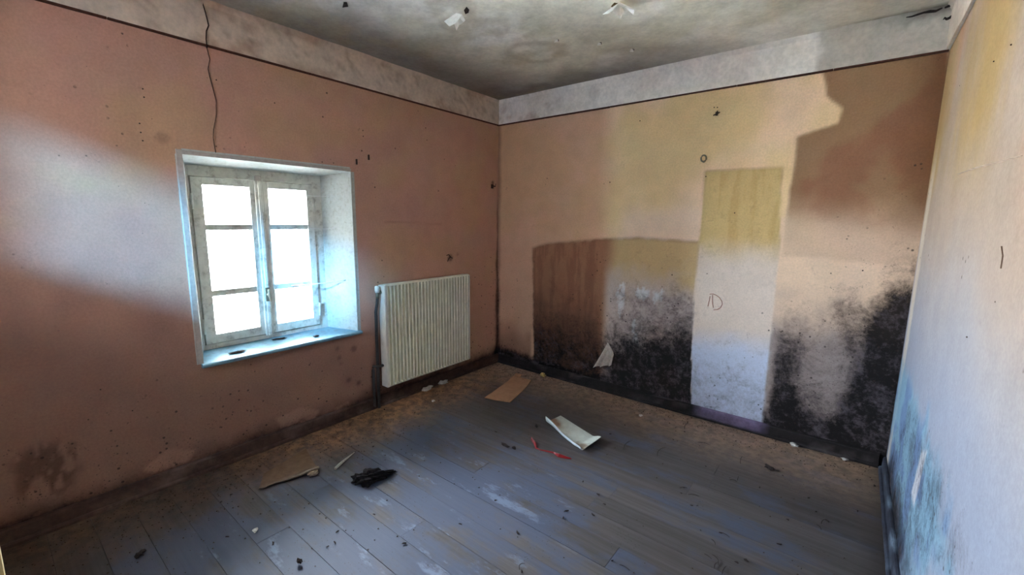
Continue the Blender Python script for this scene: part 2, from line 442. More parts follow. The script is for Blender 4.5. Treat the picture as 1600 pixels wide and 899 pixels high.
# ---- back wall
P_BED = BWp((832, 388), (855, 381), (945, 374), (1000, 372), (1094, 379), (1079, 634), (960, 612), (834, 590))
P_RECT = BWp((1102, 268), (1222, 262), (1218, 380), (1205, 520), (1192, 645), (1190, 690), (1079, 660), (1080, 560), (1086, 450), (1095, 350))
P_DARK = BWp((1283, 100), (1290, 150), (1316, 170), (1308, 192), (1245, 214), (1238, 260), (1228, 330), (1222, 400), (1300, 405), (1470, 420), (1482, 70))
P_BLACK = BWp((1198, 560), (1225, 520), (1290, 545), (1310, 470), (1340, 440), (1390, 470), (1420, 470), (1400, 740), (1190, 690))
def back_fields(x, z):
    n = fbm(x, z, 1.5, 41); n2 = fbm(x, z, 6., 51); n3 = fbm(x, z, 18., 61); st = fbm(x*9, z*.8, 2.6, 71, 6, .7)
    col = np.tile(lin(238, 204, 172), (len(x), 1))
    col = mix(col, lin(224, 196, 142), ss(.40, .60, fbm(x, z, 1.2, 81))*.75)
    col = mix(col, lin(196, 146, 120), ss(1.22, 1.02, x+(n-.5)*.16)*.62)  # redder left part, with the window reveal's shade painted in
    col = mix(col, lin(232, 204, 184), ss(1.55, 1.35, z+(n-.5)*.3)*ss(1.2, 1.35, x)*.7)
    # darker, never repainted part in the upper right corner
    m = inside(P_DARK, x, z, .014, n2, .018)
    fade = ss(1.28, 1.62, z+(n-.5)*.25)
    dk = np.array(lin(146, 112, 82))
    col = mix(col, dk, m*(.25+.70*fade))
    col = mix(col, lin(142, 96, 74), m*fade*ss(.45, .62, fbm(x, z, 2.2, 91))*.7)
    col = mix(col, lin(112, 76, 50), ss(2.78, 2.98, x+(n-.5)*.2)*ss(1.2, 1.6, z)*.7)
    # lower zone: paint gone, bare greyish plaster
    low = ss(1.10, .62, z+(n2-.5)*.30)*ss(1.15, 1.30, x)
    col = mix(col, lin(146, 134, 132), low*.92)
    # outline left by a bed or cupboard
    m = inside(P_BED, x, z, .010, n3, .012)
    bed = np.tile(lin(158, 112, 84), (len(x), 1))
    bed = mix(bed, lin(196, 166, 120), ss(1.12, 1.26, x+(n-.5)*.10))
    bed = mix(bed, lin(128, 90, 70), ss(.45, .6, st)*ss(1.18, 1.02, x)*.6)
    bed = mix(bed, lin(196, 182, 176), ss(1.12, .80, z+(n2-.5)*.3)*ss(1.12, 1.22, x))
    bed = mix(bed, lin(92, 66, 54), ss(.95, .35, z+(n2-.5)*.35)*ss(1.20, 1.08, x)*.85)
    col = col*(1-m[:, None])+bed*m[:, None]
    edge = np.abs(sdf(P_BED, x, z)); col = mix(col, lin(96, 66, 50), ss(.022, .0, edge)*ss(1.0, 1.2, z)*.35)
    # scraped white spots
    for (px, py, rx, rz) in ((972, 462, .035, .10), (1003, 458, .06, .05), (1025, 462, .05, .045), (990, 510, .02, .05), (995, 532, .025, .05), (968, 480, .02, .06)):
        q = BWp((px, py))[0]; e = np.hypot((x-q[0])/rx, (z-q[1])/rz)
        col = mix(col, lin(222, 226, 228), ss(1.05, .75, e+(fbm(x*1.6, z*.7, 30., 66)-.5)*2.6)*.85)
    # clean upright rectangle where a cupboard side stood
    r = inside(P_RECT, x, z, .008, n3, .008)
    rc = np.tile(lin(204, 176, 122), (len(x), 1))
    rc = mix(rc, lin(188, 156, 100), ss(.45, .62, st)*.6)
    rc = mix(rc, lin(220, 204, 190), ss(1.36, 1.08, z+(n2-.5)*.15))
    rc = mix(rc, lin(196, 206, 228), ss(.72, .50, z+(n2-.5)*.10))
    col = col*(1-r[:, None])+rc*r[:, None]
    e2 = np.abs(sdf(P_RECT, x, z)); col = mix(col, lin(150, 112, 74), ss(.012, .0, e2)*ss(1.5, 1.7, z)*.5)
    q = BWp((1228, 262), (1238, 262), (1226, 340), (1216, 340)); col = mix(col, lin(226, 200, 150), inside(q, x, z, .008)*.6)
    # left strip by the corner
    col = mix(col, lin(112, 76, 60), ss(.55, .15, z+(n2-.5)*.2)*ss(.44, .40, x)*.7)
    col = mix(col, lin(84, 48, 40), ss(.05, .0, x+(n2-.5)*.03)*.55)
    # mould
    mold = np.zeros(len(x))
    ib = m*(1-r)
    mold += ib*(.08+.28*ss(1.05, .80, z+(n-.5)*.25)*ss(1.1, 1.3, x)+.80*ss(.84, .16, z+(n-.5)*.22))*(.74+.30*ss(1.1, 1.7, x))
    right = ss(2.34, 2.42, x)
    mr = right*(.08*ss(1.35, 1.0, z)+.22*ss(1.02, .70, z+(n-.5)*.3)+.20*ss(.62, .30, z+(n2-.5)*.25)+.24*ss(.30, .08, z))
    for poly, k, sf in ((BWp((1196, 590), (1205, 520), (1250, 515), (1262, 560), (1240, 600), (1235, 660), (1190, 680)), .38, .06),
                        (BWp((1330, 600), (1345, 560), (1355, 490), (1400, 470), (1425, 500), (1400, 740), (1300, 720), (1310, 660)), .48, .09),
                        (BWp((1300, 470), (1330, 455), (1370, 470), (1360, 520), (1325, 545), (1305, 520)), .26, .06),
                        (BWp((1255, 640), (1300, 660), (1300, 715), (1240, 700)), .30, .08)):
        mr = mr+right*k*inside(poly, x, z, sf, n2, .07)
    q = BWp((1290, 590))[0]; mr = mr-right*.06*ss(.17, .06, np.hypot(x-q[0], (z-q[1])*.8)+(n2-.5)*.10)
    mr += ss(2.78, 2.98, x+(n2-.5)*.10)*ss(1.55, .85, z+(n-.5)*.3)*.62
    mold = np.maximum(mold, mr)
    mold = np.where(r > .5, .10+.22*ss(.62, .2, z), mold)
    mold = np.maximum(mold, ss(.24, .05, z+(n2-.5)*.10)*(1-.7*r)*1.1)
    mold = np.maximum(mold, ss(.05, .0, x)*.55*ss(1.4, .6, z))
    speck = .12+.5*ss(1.3, .6, z)+.35*ss(2.4, 2.8, x)*ss(1.8, 1.3, z)-.15*r
    return col, np.clip(mold, 0, 1.15), speck
xs = lins(0, W, res=.0125); zs = lins(0, H, res=.0125)
wall_back = struct(grid_wall('wall_back', xs, zs, lambda a, b, d: (a, -d, b), back_fields, MAT_WALL, None, False,
    [(0, W, .012, .4, 0, H)]), 'mouldy peeling wall facing the viewer with black damp patches', 'wall')

# ---- right wall
P_TEAL = RWp((1405, 560), (1425, 600), (1440, 660), (1458, 700), (1470, 760), (1480, 830), (1486, 899), (1390, 899), (1385, 740))
P_SPK = RWp((1420, 620), (1450, 690), (1475, 720), (1500, 800), (1522, 899), (1390, 899), (1385, 740))
def right_fields(y, z):
    n = fbm(y, z, 1.5, 101); n2 = fbm(y, z, 6., 111); n3 = fbm(y, z, 16., 121)
    col = np.tile(lin(172, 152, 135), (len(y), 1))
    up = ss(1.35, 1.75, z+(n-.5)*.3)
    col = mix(col, lin(174, 146, 98), up*ss(.30, .7, fbm(y*1.5, z*.6, 1.2, 131)))
    col = mix(col, lin(194, 146, 118), up*ss(.42, .7, fbm(y*1.4+5, z*.6, 1.3, 141))*.7)
    col = mix(col, lin(170, 136, 90), ss(-.42, .0, y+(n2-.5)*.15)*ss(1.5, 1.9, z)*.6)
    col = mix(col, lin(166, 160, 156), ss(1.45, 1.0, z+(n-.5)*.35)*.9)
    col = mix(col, lin(132, 141, 160), ss(1.28, .70, z+(n-.5)*.25)*.85)
    # filler strip down the corner
    col = mix(col, lin(208, 198, 180), ss(-.21, -.15, y+(n3-.5)*.04)*ss(-.03, -.06, y)*ss(1.9, 1.5, z)*.75)
    t = inside(P_TEAL, y, z, .09, fbm(y, z*.6, 9., 133), .16)
    col = mix(col, lin(120, 162, 186), t*.8)
    col = mix(col, lin(92, 112, 160), t*ss(.48, .62, n2)*.6)
    col = mix(col, lin(48, 58, 84), t*ss(.30, .06, z+(n2-.5)*.16)*.8)
    mold = inside(P_SPK, y, z, .10, n2, .06)*.26+t*.14+t*ss(.34, .04, z)*.42+ss(-.05, .0, y)*ss(1.3, .6, z)*.5
    mold += ss(.10, .02, z)*.6
    mold += .10*ss(.5, .7, fbm(y, z, 3., 151))*ss(-.55, -.1, y)*ss(1.1, 1.4, z)*ss(1.9, 1.6, z)
    speck = .12+.25*ss(-.8, -.1, y)*ss(1.9, 1.2, z)+.5*inside(P_SPK, y, z, .12, n2, .10)
    wst = inside(RWp((1440, 704), (1448, 706), (1436, 760), (1428, 790), (1424, 770)), y, z, .008, n3, .01); col = mix(col, lin(206, 206, 210), wst*.8)
    return col, np.clip(mold, 0, 1), speck
ys = lins(-L, 0, res=.0145); zs = lins(0, H, res=.0145)
wall_right = struct(grid_wall('wall_right', ys, zs, lambda a, b, d: (W-d, a, b), right_fields, MAT_WALL, None, True,
    [(W+.012, W+.4, -L-.4, .4, 0, H)]), 'pale peeling wall at the right with blue traces low down', 'wall')

# ---- rear wall behind the viewer: door opening and an added high window
DX0, DX1, DZ1 = 1.54, 2.34, 2.02
rear = bmesh.new(); YR = -L-.30
bbox(rear, 0, RX0, YR, -L, 0, H); bbox(rear, RX0, RX1, YR, -L, 0, RZ0); bbox(rear, RX0, RX1, YR, -L, RZ1, H)
bbox(rear, RX1, DX0, YR, -L, 0, H); bbox(rear, DX0, DX1, YR, -L, DZ1, H); bbox(rear, DX1, W, YR, -L, 0, H)
MAT_REAR = simple('salmon_rear_plaster', (206, 160, 138), .9, .12, 8)
wall_rear = struct(bm_obj('wall_rear', rear, MAT_REAR), 'plain salmon wall behind the viewer', 'wall')
hall = bmesh.new(); HZ = 2.04; HY = YR-.9        # unseen low box, added to shut outdoor light out of the doorway
bbox(hall, DX0-.14, DX0-.01, HY, YR, 0, HZ); bbox(hall, DX1+.01, DX1+.14, HY, YR, 0, HZ)
bbox(hall, DX0-.14, DX1+.14, HY, YR, -.1, 0); bbox(hall, DX0-.14, DX1+.14, HY-.1, YR, HZ, HZ+.05)
bbox(hall, DX0-.14, DX0+.12, HY-.1, HY, 0, HZ); bbox(hall, DX1-.12, DX1+.14, HY-.1, HY, 0, HZ); bbox(hall, DX0+.12, DX1-.12, HY-.1, HY, 0, HZ)
struct(bm_obj('wall_hall', hall, MAT_REAR), 'unseen hall box that closes the open doorway to outdoor light', 'wall')

# ---- ceiling
def ceil_fields(x, y):
    n = fbm(x, y, 1.4, 161); n2 = fbm(x, y, 4., 171); n3 = fbm(x, y, 14., 181)
    col = np.tile(lin(246, 245, 239), (len(x), 1))
    col = mix(col, lin(206, 200, 178), ss(.50, .66, n)*.6)
    soot = ss(1.05, .25, x+(n-.5)*.9+.30*ss(-1.2, -2.4, y))  # some soot, mostly shade painted along the window and back walls
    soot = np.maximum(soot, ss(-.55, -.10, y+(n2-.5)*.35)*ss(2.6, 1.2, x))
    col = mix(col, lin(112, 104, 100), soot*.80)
    col = mix(col, lin(96, 82, 72), ss(.62, .1, np.hypot(x, y)+(n-.5)*.5)*.5)  # shade of the corner painted in with the soot
    ring = np.abs(np.hypot((x-.95)/1.2, y+.75)-.16+(n2-.5)*.14); col = mix(col, lin(150, 136, 108), ss(.05, .0, ring)*.35)
    col = mix(col, lin(170, 160, 130), ss(.55, .7, n2)*ss(2.2, .8, x)*.4)
    col = mix(col, lin(176, 166, 148), ss(1.9, 2.7, x+(n-.5)*.8)*.75)
    # black mould in the far right corner
    d = np.hypot(x-W, y); mold = ss(.30, .05, d+(n2-.5)*.2)*.35
    col = mix(col, lin(60, 54, 46), ss(.06, .0, np.abs(y+.02+(n3-.5)*.03))*ss(2.35, 2.8, x)*.7)
    return col, mold, np.zeros(len(x))
xs = lins(0, W, res=.025); ys = lins(-L, 0, res=.025)
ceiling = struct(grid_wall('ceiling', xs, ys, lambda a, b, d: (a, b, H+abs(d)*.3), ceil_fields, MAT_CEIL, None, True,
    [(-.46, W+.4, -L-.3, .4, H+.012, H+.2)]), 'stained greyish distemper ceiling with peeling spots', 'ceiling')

# ------------------------------------------------------------------ floor of single boards
sub = bmesh.new(); bbox(sub, -.46, W+.4, -L-.3, .4, -.2, -.024)
floor = struct(bm_obj('floor', sub, MAT_DARK), 'dusty worn floorboards', 'floor')
PW = .142
unit = bmesh.new(); bbox(unit, 0, 1, 0, 1, 0, 1); um = bpy.data.meshes.new('plank'); unit.to_mesh(um); unit.free(); um.materials.append(MAT_PLANK)
rng = random.Random(5)
row = 0; y1 = -2.0+PW*15
while y1 > -L:
    y0 = y1-PW
    if y0 < 0:
        a, b = max(y0, -L), min(y1, 0.)
        if b-a > .01:
            cuts = [0.]
            x = rng.uniform(.55, 2.3)
            while x < W-.3:
                cuts.append(x); x += rng.uniform(1.2, 2.2)
            cuts.append(W)
            for c0, c1 in zip(cuts, cuts[1:]):
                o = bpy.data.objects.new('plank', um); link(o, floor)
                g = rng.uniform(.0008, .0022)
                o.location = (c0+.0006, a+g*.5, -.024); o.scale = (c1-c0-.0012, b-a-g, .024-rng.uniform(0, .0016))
    y1 = y0; row += 1

# ------------------------------------------------------------------ plaster band under the ceiling, border strip, baseboards
def band(name, length, to3, seed, label, tint):
    n = int(length/.03); rows = 8; V = []; C = []; F = []
    for i in range(n+1):
        s = length*i/n
        lip = .014+.016*float(fbm(np.array([s]), np.array([2.]), 7, seed, 4)[0])
        for j in range(rows+1):
            t = j/rows
            dep = .012+(lip if j == rows else lip*.15*t)+.004*float(vnoise(np.array([s*9]), np.array([t*3+5]), seed)[0])
            V.append(to3(s, ZR+(H-ZR)*t, dep)); C.append((s, t))
    k = rows+1
    for i in range(n):
        for j in range(rows): F.append((i*k+j, (i+1)*k+j, (i+1)*k+j+1, i*k+j+1))
    m = len(V)
    V += [to3(0, ZR, 0), to3(length, ZR, 0)]
    F.append(tuple([m, m+1]+[i*k for i in range(n, -1, -1)]))
    V += [to3(0, H, 0), to3(length, H, 0)]
    F.append(tuple([m+3, m+2]+[i*k+rows for i in range(n+1)]))
    o = mesh_obj(name, V, F, MAT_CEIL)
    bm = bmesh.new(); bm.from_mesh(o.data); bmesh.ops.recalc_face_normals(bm, faces=bm.faces); bm.to_mesh(o.data); bm.free()
    c = np.ones((len(V), 4), np.float32); s = np.array([q[0] for q in C]); t = np.array([q[1] for q in C])
    c[:m, :3] = tint(s, t); c[m:, :3] = .45
    at = o.data.color_attributes.new('col', 'FLOAT_COLOR', 'POINT'); at.data.foreach_set('color', c.ravel())
    return struct(o, label, 'trim')
def tint_left(s, t):
    n = fbm(s*.6+t*.05, t*.22, 9, 201); n2 = fbm(s, t*.2, 30, 211)
    c = np.tile(lin(214, 196, 180), (len(s), 1)); c = mix(c, lin(164, 134, 114), ss(.50, .68, n)*.6); c = mix(c, lin(140, 116, 100), ss(.56, .72, n2)*.45)
    return mix(c, lin(196, 190, 180), ss(2.2, 3.0, s)*.4)
def tint_back(s, t):
    n = fbm(s, t*.2, 9, 221); n2 = fbm(s, t*.2, 26, 231)
    c = np.tile(lin(236, 230, 224), (len(s), 1)); c = mix(c, lin(168, 146, 130), ss(.52, .66, n)*.5*ss(1.4, .6, s)+0*s)
    c = mix(c, lin(168, 160, 150), ss(2.42, 2.47, s+(n2-.5)*.06)*.75)
    return mix(c, lin(70, 62, 54), ss(2.7, 2.95, s)*ss(.70, .95, t+(n2-.5)*.4)*.8)
def tint_right(s, t): return np.tile(lin(200, 186, 172), (len(s), 1))*(.85+.25*fbm(s, t*.2, 9, 241))[:, None]
trim_1 = band('trim_1', L, lambda s, z, d: (d, -s, z), 301, 'patchy whitewashed plaster band above the window wall', tint_left)
trim_2 = band('trim_2', W, lambda s, z, d: (s, -d, z), 311, 'whitewashed plaster band above the mouldy back wall', tint_back)
trim_3 = band('trim_3', L, lambda s, z, d: (W-d, -s, z), 321, 'whitewashed plaster band above the right wall', tint_right)
def strip(p, horizontal_len, axis, parent):
    bm = bmesh.new(); rs = random.Random(len(parent.name)+axis); s = 0.
    while s < horizontal_len-.01:
        e = min(s+rs.uniform(.5, 1.3), horizontal_len); h = rs.uniform(.006, .009)
        if axis == 0: bbox(bm, s, e-.004, -.016, 0, ZR-h, ZR+.001)
        elif axis == 1: bbox(bm, 0, .016, -e+.004, -s, ZR-h, ZR+.001)
        else: bbox(bm, W-.008, W, -e+.004, -s, ZR-.004, ZR+.001)
        s = e
    return bm_obj('border_strip', bm, MAT_STRIP, parent)
strip(None, L, 1, trim_1); strip(None, W, 0, trim_2)

def base_obj(name, length, to3, tint, label, h=.083):
    prof = [(0, 0), (.030, 0), (.030, .012), (.024, .020), (.017, .022), (.016, h-.012), (.012, h-.003), (.006, h), (0, h)]
    n = int(length/.05); V = []; F = []; k = len(prof); C = []
    rs = np.random.RandomState(9)
    for i in range(n+1):
        w = (rs.rand()-.5)*.002
        for d, z in prof: V.append(to3(length*i/n, z, max(d+w*(d > .001), 0))); C.append((length*i/n, z))
    for i in range(n):
        for j in range(k-1): F.append((i*k+j, (i+1)*k+j, (i+1)*k+j+1, i*k+j+1))
    F += [tuple(range(k)), tuple(range(n*k+k-1, n*k-1, -1))]
    o = mesh_obj(name, V, F, MAT_BASE)
    bm = bmesh.new(); bm.from_mesh(o.data); bmesh.ops.recalc_face_normals(bm, faces=bm.faces); bm.to_mesh(o.data); bm.free()
    c = np.ones((len(V), 4), np.float32); c[:, :3] = tint(np.array([q[0] for q in C]), np.array([q[1] for q in C]))
    at = o.data.color_attributes.new('col', 'FLOAT_COLOR', 'POINT'); at.data.foreach_set('color', c.ravel())
    return struct(o, label, 'baseboard')
def tb_left(s, z):
    c = np.tile(lin(72, 52, 44), (len(s), 1)); return mix(c, lin(112, 92, 84), ss(.5, .7, fbm(s, z*3, 4, 401))*.7)
def tb_back(s, z):
    c = np.tile(lin(34, 29, 30), (len(s), 1)); c = mix(c, lin(104, 96, 96), ss(.56, .7, fbm(s, z*4, 9, 411))*.35)
    return mix(c, lin(122, 108, 140), ss(1.90, 1.94, s)*ss(2.36, 2.30, s)*ss(.010, .03, z)*.9)
def tb_right(s, z):
    c = np.tile(lin(44, 48, 60), (len(s), 1)); return mix(c, lin(120, 140, 160), ss(.5, .7, fbm(s, z*4, 6, 421))*.5)
base_left = base_obj('baseboard_left', L, lambda s, z, d: (d, -s, z), tb_left, 'dark brown wooden baseboard under the window wall')
base_back = base_obj('baseboard_back', W-.06, lambda s, z, d: (s+.03, -d, z), tb_back, 'mould-black baseboard of the back wall with a mauve length')
base_right = base_obj('baseboard_right', L-.03, lambda s, z, d: (W-d, -s-.03, z), tb_right, 'dark blue-grey baseboard of the right wall')

# ------------------------------------------------------------------ window
win = struct(empty('window_1', (XS, -2.036, SZ0)), 'white six-pane double casement window in a deep splayed opening', 'window')
def W1(o, parent=win):
    """keep world coordinates when parenting to an empty that is not at the origin"""
    off = Vector((0, 0, 0)); p = parent
    while p is not None: off += p.location; p = p.parent
    if o.type == 'MESH': o.data.transform(Matrix.Translation(-off))
    else: o.location = Vector(o.location)-off
    o.parent = parent; return o
def quadslab(name, a, b, th_dir, mat, parent):
    """slab between edge a (2 points, room side) and edge b (2 points, sash side), thickened away from the opening"""
    d = Vector(th_dir)*.03; nu = 24; nv = 8; V = []; F = []
    for i in range(nu+1):
        for j in range(nv+1):
            u, v = i/nu, j/nv
            p = (Vector(a[0]).lerp(Vector(a[1]), u)).lerp(Vector(b[0]).lerp(Vector(b[1]), u), v)
            w = .003*(float(vnoise(np.array([u*9.]), np.array([v*4.]), 77)[0])-.5) if 0 < i < nu and 0 < j < nv else 0
            V.append(p+Vector(th_dir)*w)
    k = nv+1
    for i in range(nu):
        for j in range(nv): F.append((i*k+j, (i+1)*k+j, (i+1)*k+j+1, i*k+j+1))
    n = len(V); V += [Vector(a[0])+d, Vector(a[1])+d, Vector(b[1])+d, Vector(b[0])+d]
    F.append((n, n+1, n+2, n+3))
    F.append(tuple([i*k for i in range(nu+1)]+[n+1, n])); F.append(tuple([i*k+nv for i in range(nu, -1, -1)]+[n+3, n+2]))
    F.append(tuple([j for j in range(nv, -1, -1)]+[n, n+3])); F.append(tuple([nu*k+j for j in range(nv+1)]+[n+2, n+1]))
    o = mesh_obj(name, V, F, mat)
    bm = bmesh.new(); bm.from_mesh(o.data); bmesh.ops.recalc_face_normals(bm, faces=bm.faces); bm.to_mesh(o.data); bm.free()
    return W1(o, parent)
e = .001
quadslab('reveal', ((e, WY1, WZ0), (e, WY1, WZ1)), ((XS, SY1, SZ0), (XS, SY1, SZ1)), (0, 1, 0), MAT_REVEAL, win)
quadslab('reveal', ((e, WY0, WZ0), (e, WY0, WZ1)), ((XS, SY0, SZ0), (XS, SY0, SZ1)), (0, -1, 0), MAT_REVEAL, win)
quadslab('lintel', ((e, WY0, WZ1), (e, WY1, WZ1)), ((XS, SY0, SZ1), (XS, SY1, SZ1)), (0, 0, 1), MAT_REVEAL, win)
# sill with a thin nosing
sill = bmesh.new()
pr = [(XS-.02, .602), (.030, .600), (.036, .606), (.036, .617), (.030, .622), (0, .6215), (XS-.02, .639)]
ya, yb = WY0-.012, WY1+.022
ra = [sill.verts.new((x, ya if x > 0.0005 else WY0, z)) for x, z in pr]; rb = [sill.verts.new((x, yb if x > 0.0005 else WY1, z)) for x, z in pr]
for i in range(len(pr)): sill.faces.new((ra[i], ra[(i+1) % len(pr)], rb[(i+1) % len(pr)], rb[i]))
sill.faces.new(ra[::-1]); sill.faces.new(rb)
W1(bm_obj('sill', sill, MAT_SILL))
# plaster edge round the opening
cas = bmesh.new()
bbox(cas, 0, .008, WY0-.026, WY0, .622, WZ1+.024, .002); bbox(cas, 0, .008, WY0, WY1+.004, WZ1, WZ1+.020, .002)
W1(bm_obj('casing', cas, MAT_CASING)); W1(box('casing_edge', 0, .006, WY1, WY1+.010, .622, WZ1, MAT_REVEAL, None, .0015))
# fixed frame
fr = bmesh.new(); FX0, FX1 = XS-.075, XS
bbox(fr, FX0, FX1, SY0-.05, SY0+.012, SZ0-.02, SZ1+.03, .002); bbox(fr, FX0, FX1, SY1-.060, SY1+.06, SZ0-.02, SZ1+.03, .002)
bbox(fr, FX0, FX1-.001, SY0+.0125, SY1-.0605, SZ1-.058, SZ1+.03); bbox(fr, FX0, FX1-.001, SY0+.0125, SY1-.0605, SZ0-.02, SZ0+.028)
W1(bm_obj('frame', fr, MAT_WOODPAINT))
rb_ = bmesh.new(); q0, q1 = FX0-.020, FX0+.017        # rebate the sashes close against
bbox(rb_, q0, q1, SY0, SY0+.034, SZ0, SZ1); bbox(rb_, q0, q1, SY1-.085, SY1, SZ0, SZ1); bbox(rb_, q0, q1, SY0+.0345, SY1-.0855, SZ1-.085, SZ1); bbox(rb_, q0, q1, SY0+.0345, SY1-.0855, SZ0, SZ0+.055)
W1(bm_obj('rebate', rb_, MAT_WOODPAINT))
# sashes: stiles and rails in one timber frame, muntins and panes on their own
YM = -2.054
def sash(y0, y1, py0, py1, meeting):
    o = W1(empty('sash', (XS, (y0+y1)/2, .665)))
    X0, X1 = XS-.055, XS+.012
    def part(nm, *b, mat=MAT_WOODPAINT, bev=.002): return W1(box(nm, *b, mat, None, bev), o)
    part('stile', X0, X1, y0, py0, .671, 1.635); part('stile', X0, X1, py1, y1, .671, 1.635)
    part('rail', X0, X1, py0, py1, 1.595, 1.635); part('rail', X0, X1, py0, py1, .671, .725)
    for z0, z1 in ((.951, .987), (1.338, 1.371)):
        m = bmesh.new(); vs = [(X0, z0), (X1-.008, z0), (X1-.004, z0+.003), (X1-.004, z1-.003), (X1-.008, z1), (X0, z1)]
        A = [m.verts.new((x, py0-.004, z)) for x, z in vs]; B = [m.verts.new((x, py1+.004, z)) for x, z in vs]
        for i in range(6): m.faces.new((A[i], A[(i+1) % 6], B[(i+1) % 6], B[i]))
        m.faces.new(A[::-1]); m.faces.new(B); W1(bm_obj('muntin', m, MAT_WOODPAINT), o)
    for z0, z1 in ((.720, .956), (.982, 1.343), (1.366, 1.600)):
        W1(box('pane', XS-.036, XS-.032, py0-.006, py1+.006, z0, z1, MAT_GLASS), o)
    return o
s1 = sash(SY0+.016, YM-.001, -2.350, -2.107, 1); s2 = sash(YM+.001, SY1-.0645, -2.000, -1.760, 0)
bead = bmesh.new(); bbox(bead, XS+.012, XS+.024, YM-.026, YM+.022, .662, 1.636, .004); bbox(bead, XS+.024, XS+.030, YM-.010, YM+.008, .662, 1.636, .002)
W1(bm_obj('meeting_bead', bead, MAT_WOODPAINT), s1)
h = bmesh.new()
tube(h, [(XS+.024, YM-.002, .93), (XS+.052, YM-.002, .93)], .009, 10); tube(h, [(XS+.050, YM-.002, .965), (XS+.054, YM-.002, .93), (XS+.050, YM+.006, .885)], [.008, .010, .006], 8)
bbox(h, XS+.024, XS+.032, YM-.014, YM+.012, .885, .975, .002)
W1(bm_obj('handle', h, MAT_BRASS, None, True), s1)
for hz in (.78, 1.50):
    for s, yy in ((s1, SY0+.013), (s2, SY1-.061)):
        b = bmesh.new(); tube(b, [(XS+.014, yy, hz-.045), (XS+.014, yy, hz+.045)], .007, 8); W1(bm_obj('hinge', b, MAT_WOODPAINT, None, True), s)
for zz in (1.655,):
    b = bmesh.new(); bbox(b, XS, XS+.022, YM-.018, YM+.016, 1.628, 1.668, .003); W1(bm_obj('top_catch', b, MAT_CASING), win)

# unseen rear window, added to let the bluish beam in
win2 = struct(empty('window_2', ((RX0+RX1)/2, -L-.25, RZ0)), 'added unseen rear window that lets in the bluish beam', 'window')
f2 = bmesh.new(); a = .035
bbox(f2, RX0-.02, RX0+a, -L-.27, -L-.22, RZ0-.02, RZ1+.02); bbox(f2, RX1-a, RX1+.02, -L-.27, -L-.22, RZ0-.02, RZ1+.02)
bbox(f2, RX0, RX1, -L-.27, -L-.22, RZ0-.02, RZ0+a); bbox(f2, RX0, RX1, -L-.27, -L-.22, RZ1-a, RZ1+.02)
W1(bm_obj('window_frame', f2, MAT_WOODPAINT), win2)
W1(box('pane', RX0+a, RX1-a, -L-.247, -L-.243, RZ0+a, RZ1-a, MAT_GRIMY), win2)

# open door leaf beside the viewer: its edge shows at the lower left border of the photograph
door = struct(empty('door_1', (DX0-.02, -L, 0)), 'cream painted door leaf standing open', 'door')
yl = -3.231
W1(box('stile', 1.480, 1.520, yl-.10, yl, .012, 2.0, MAT_DOOR, None, .003), door)
W1(box('stile', 1.480, 1.520, -L+.005, -L+.105, .012, 2.0, MAT_DOOR, None, .003), door)
for z0, z1 in ((.012, .20), (.92, 1.06), (1.86, 2.0)): W1(box('rail', 1.482, 1.518, -L+.10, yl-.095, z0, z1, MAT_DOOR, None, .002), door)
for z0, z1 in ((.19, .93), (1.05, 1.87)): W1(box('panel', 1.492, 1.508, -L+.095, yl-.09, z0, z1, MAT_DOOR, None, .002), door)
hb = bmesh.new(); tube(hb, [(1.44, yl-.05, 1.0), (1.56, yl-.05, 1.0)], .008, 8); tube(hb, [(1.44, yl-.05, 1.0), (1.437, yl-.15, 1.0)], .008, 8); tube(hb, [(1.56, yl-.05, 1.0), (1.563, yl-.15, 1.0)], .008, 8)
W1(bm_obj('handle', hb, MAT_BRASS, None, True), door)

# outdoors
g = bmesh.new(); bbox(g, -60, 60, -60, 60, -3.4, -3.2)
struct(bm_obj('ground', g, MAT_OUT), 'pale yard outside far below the window', 'ground')

# ------------------------------------------------------------------ marks and fittings that belong to the walls
def ribbon(name, pts, to3, wfn, mat, parent, off=.0012):
    """narrow crack or line that follows the wall, a shallow ridge in section"""
    V = []; F = []; n = len(pts)
    for i, p in enumerate(pts):
        a = Vector(pts[max(i-1, 0)]); b = Vector(pts[min(i+1, n-1)]); t = (b-a).normalized(); q = Vector((-t.y, t.x)); w = wfn(i/(n-1))
        P = Vector(p)
        V += [to3(*(P+q*w), -.004), to3(*P, off+.003), to3(*(P-q*w), -.004)]
    for i in range(n-1):
        for k in (0, 1): F.append((i*3+k, i*3+k+1, i*3+3+k+1, i*3+3+k))
        F.append((i*3+2, i*3, i*3+3, i*3+5))
    F += [(0, 1, 2), (n*3-1, n*3-2, n*3-3)]
    return mesh_obj(name, V, F, mat, parent)
def jag(pts, amp, step, seed):
    rs = random.Random(seed); out = []
    for a, b in zip(pts, pts[1:]):
        a, b = Vector(a), Vector(b); n = max(1, int((b-a).length/step))
        for i in range(n):
            p = a.lerp(b, i/n); out.append((p.x+rs.uniform(-amp, amp), p.y+rs.uniform(-amp, amp)))
    return out+[tuple(pts[-1])]
toL = lambda y, z, d: (d, y, z); toB = lambda x, z, d: (x, -d, z); toR = lambda y, z, d: (W-d, y, z)
cr = LWp((322, 76), (329, 92), (324, 108), (330, 130), (338, 158), (336, 190), (333, 215), (337, 239))
ribbon('crack', jag(cr, .004, .03, 2), toL, lambda t: .0030*(1-.4*t), MAT_CRACK, wall_left, .002)
cr = LWp((314, 2), (320, 22), (324, 40), (321, 62), (322, 76))
ribbon('crack', jag(cr, .004, .03, 3), lambda y, z, d: (d+.016, y, z), lambda t: .0038, MAT_CRACK, trim_1, .004)
cr = RWp((1498, 272), (1525, 262), (1560, 253), (1599, 243))
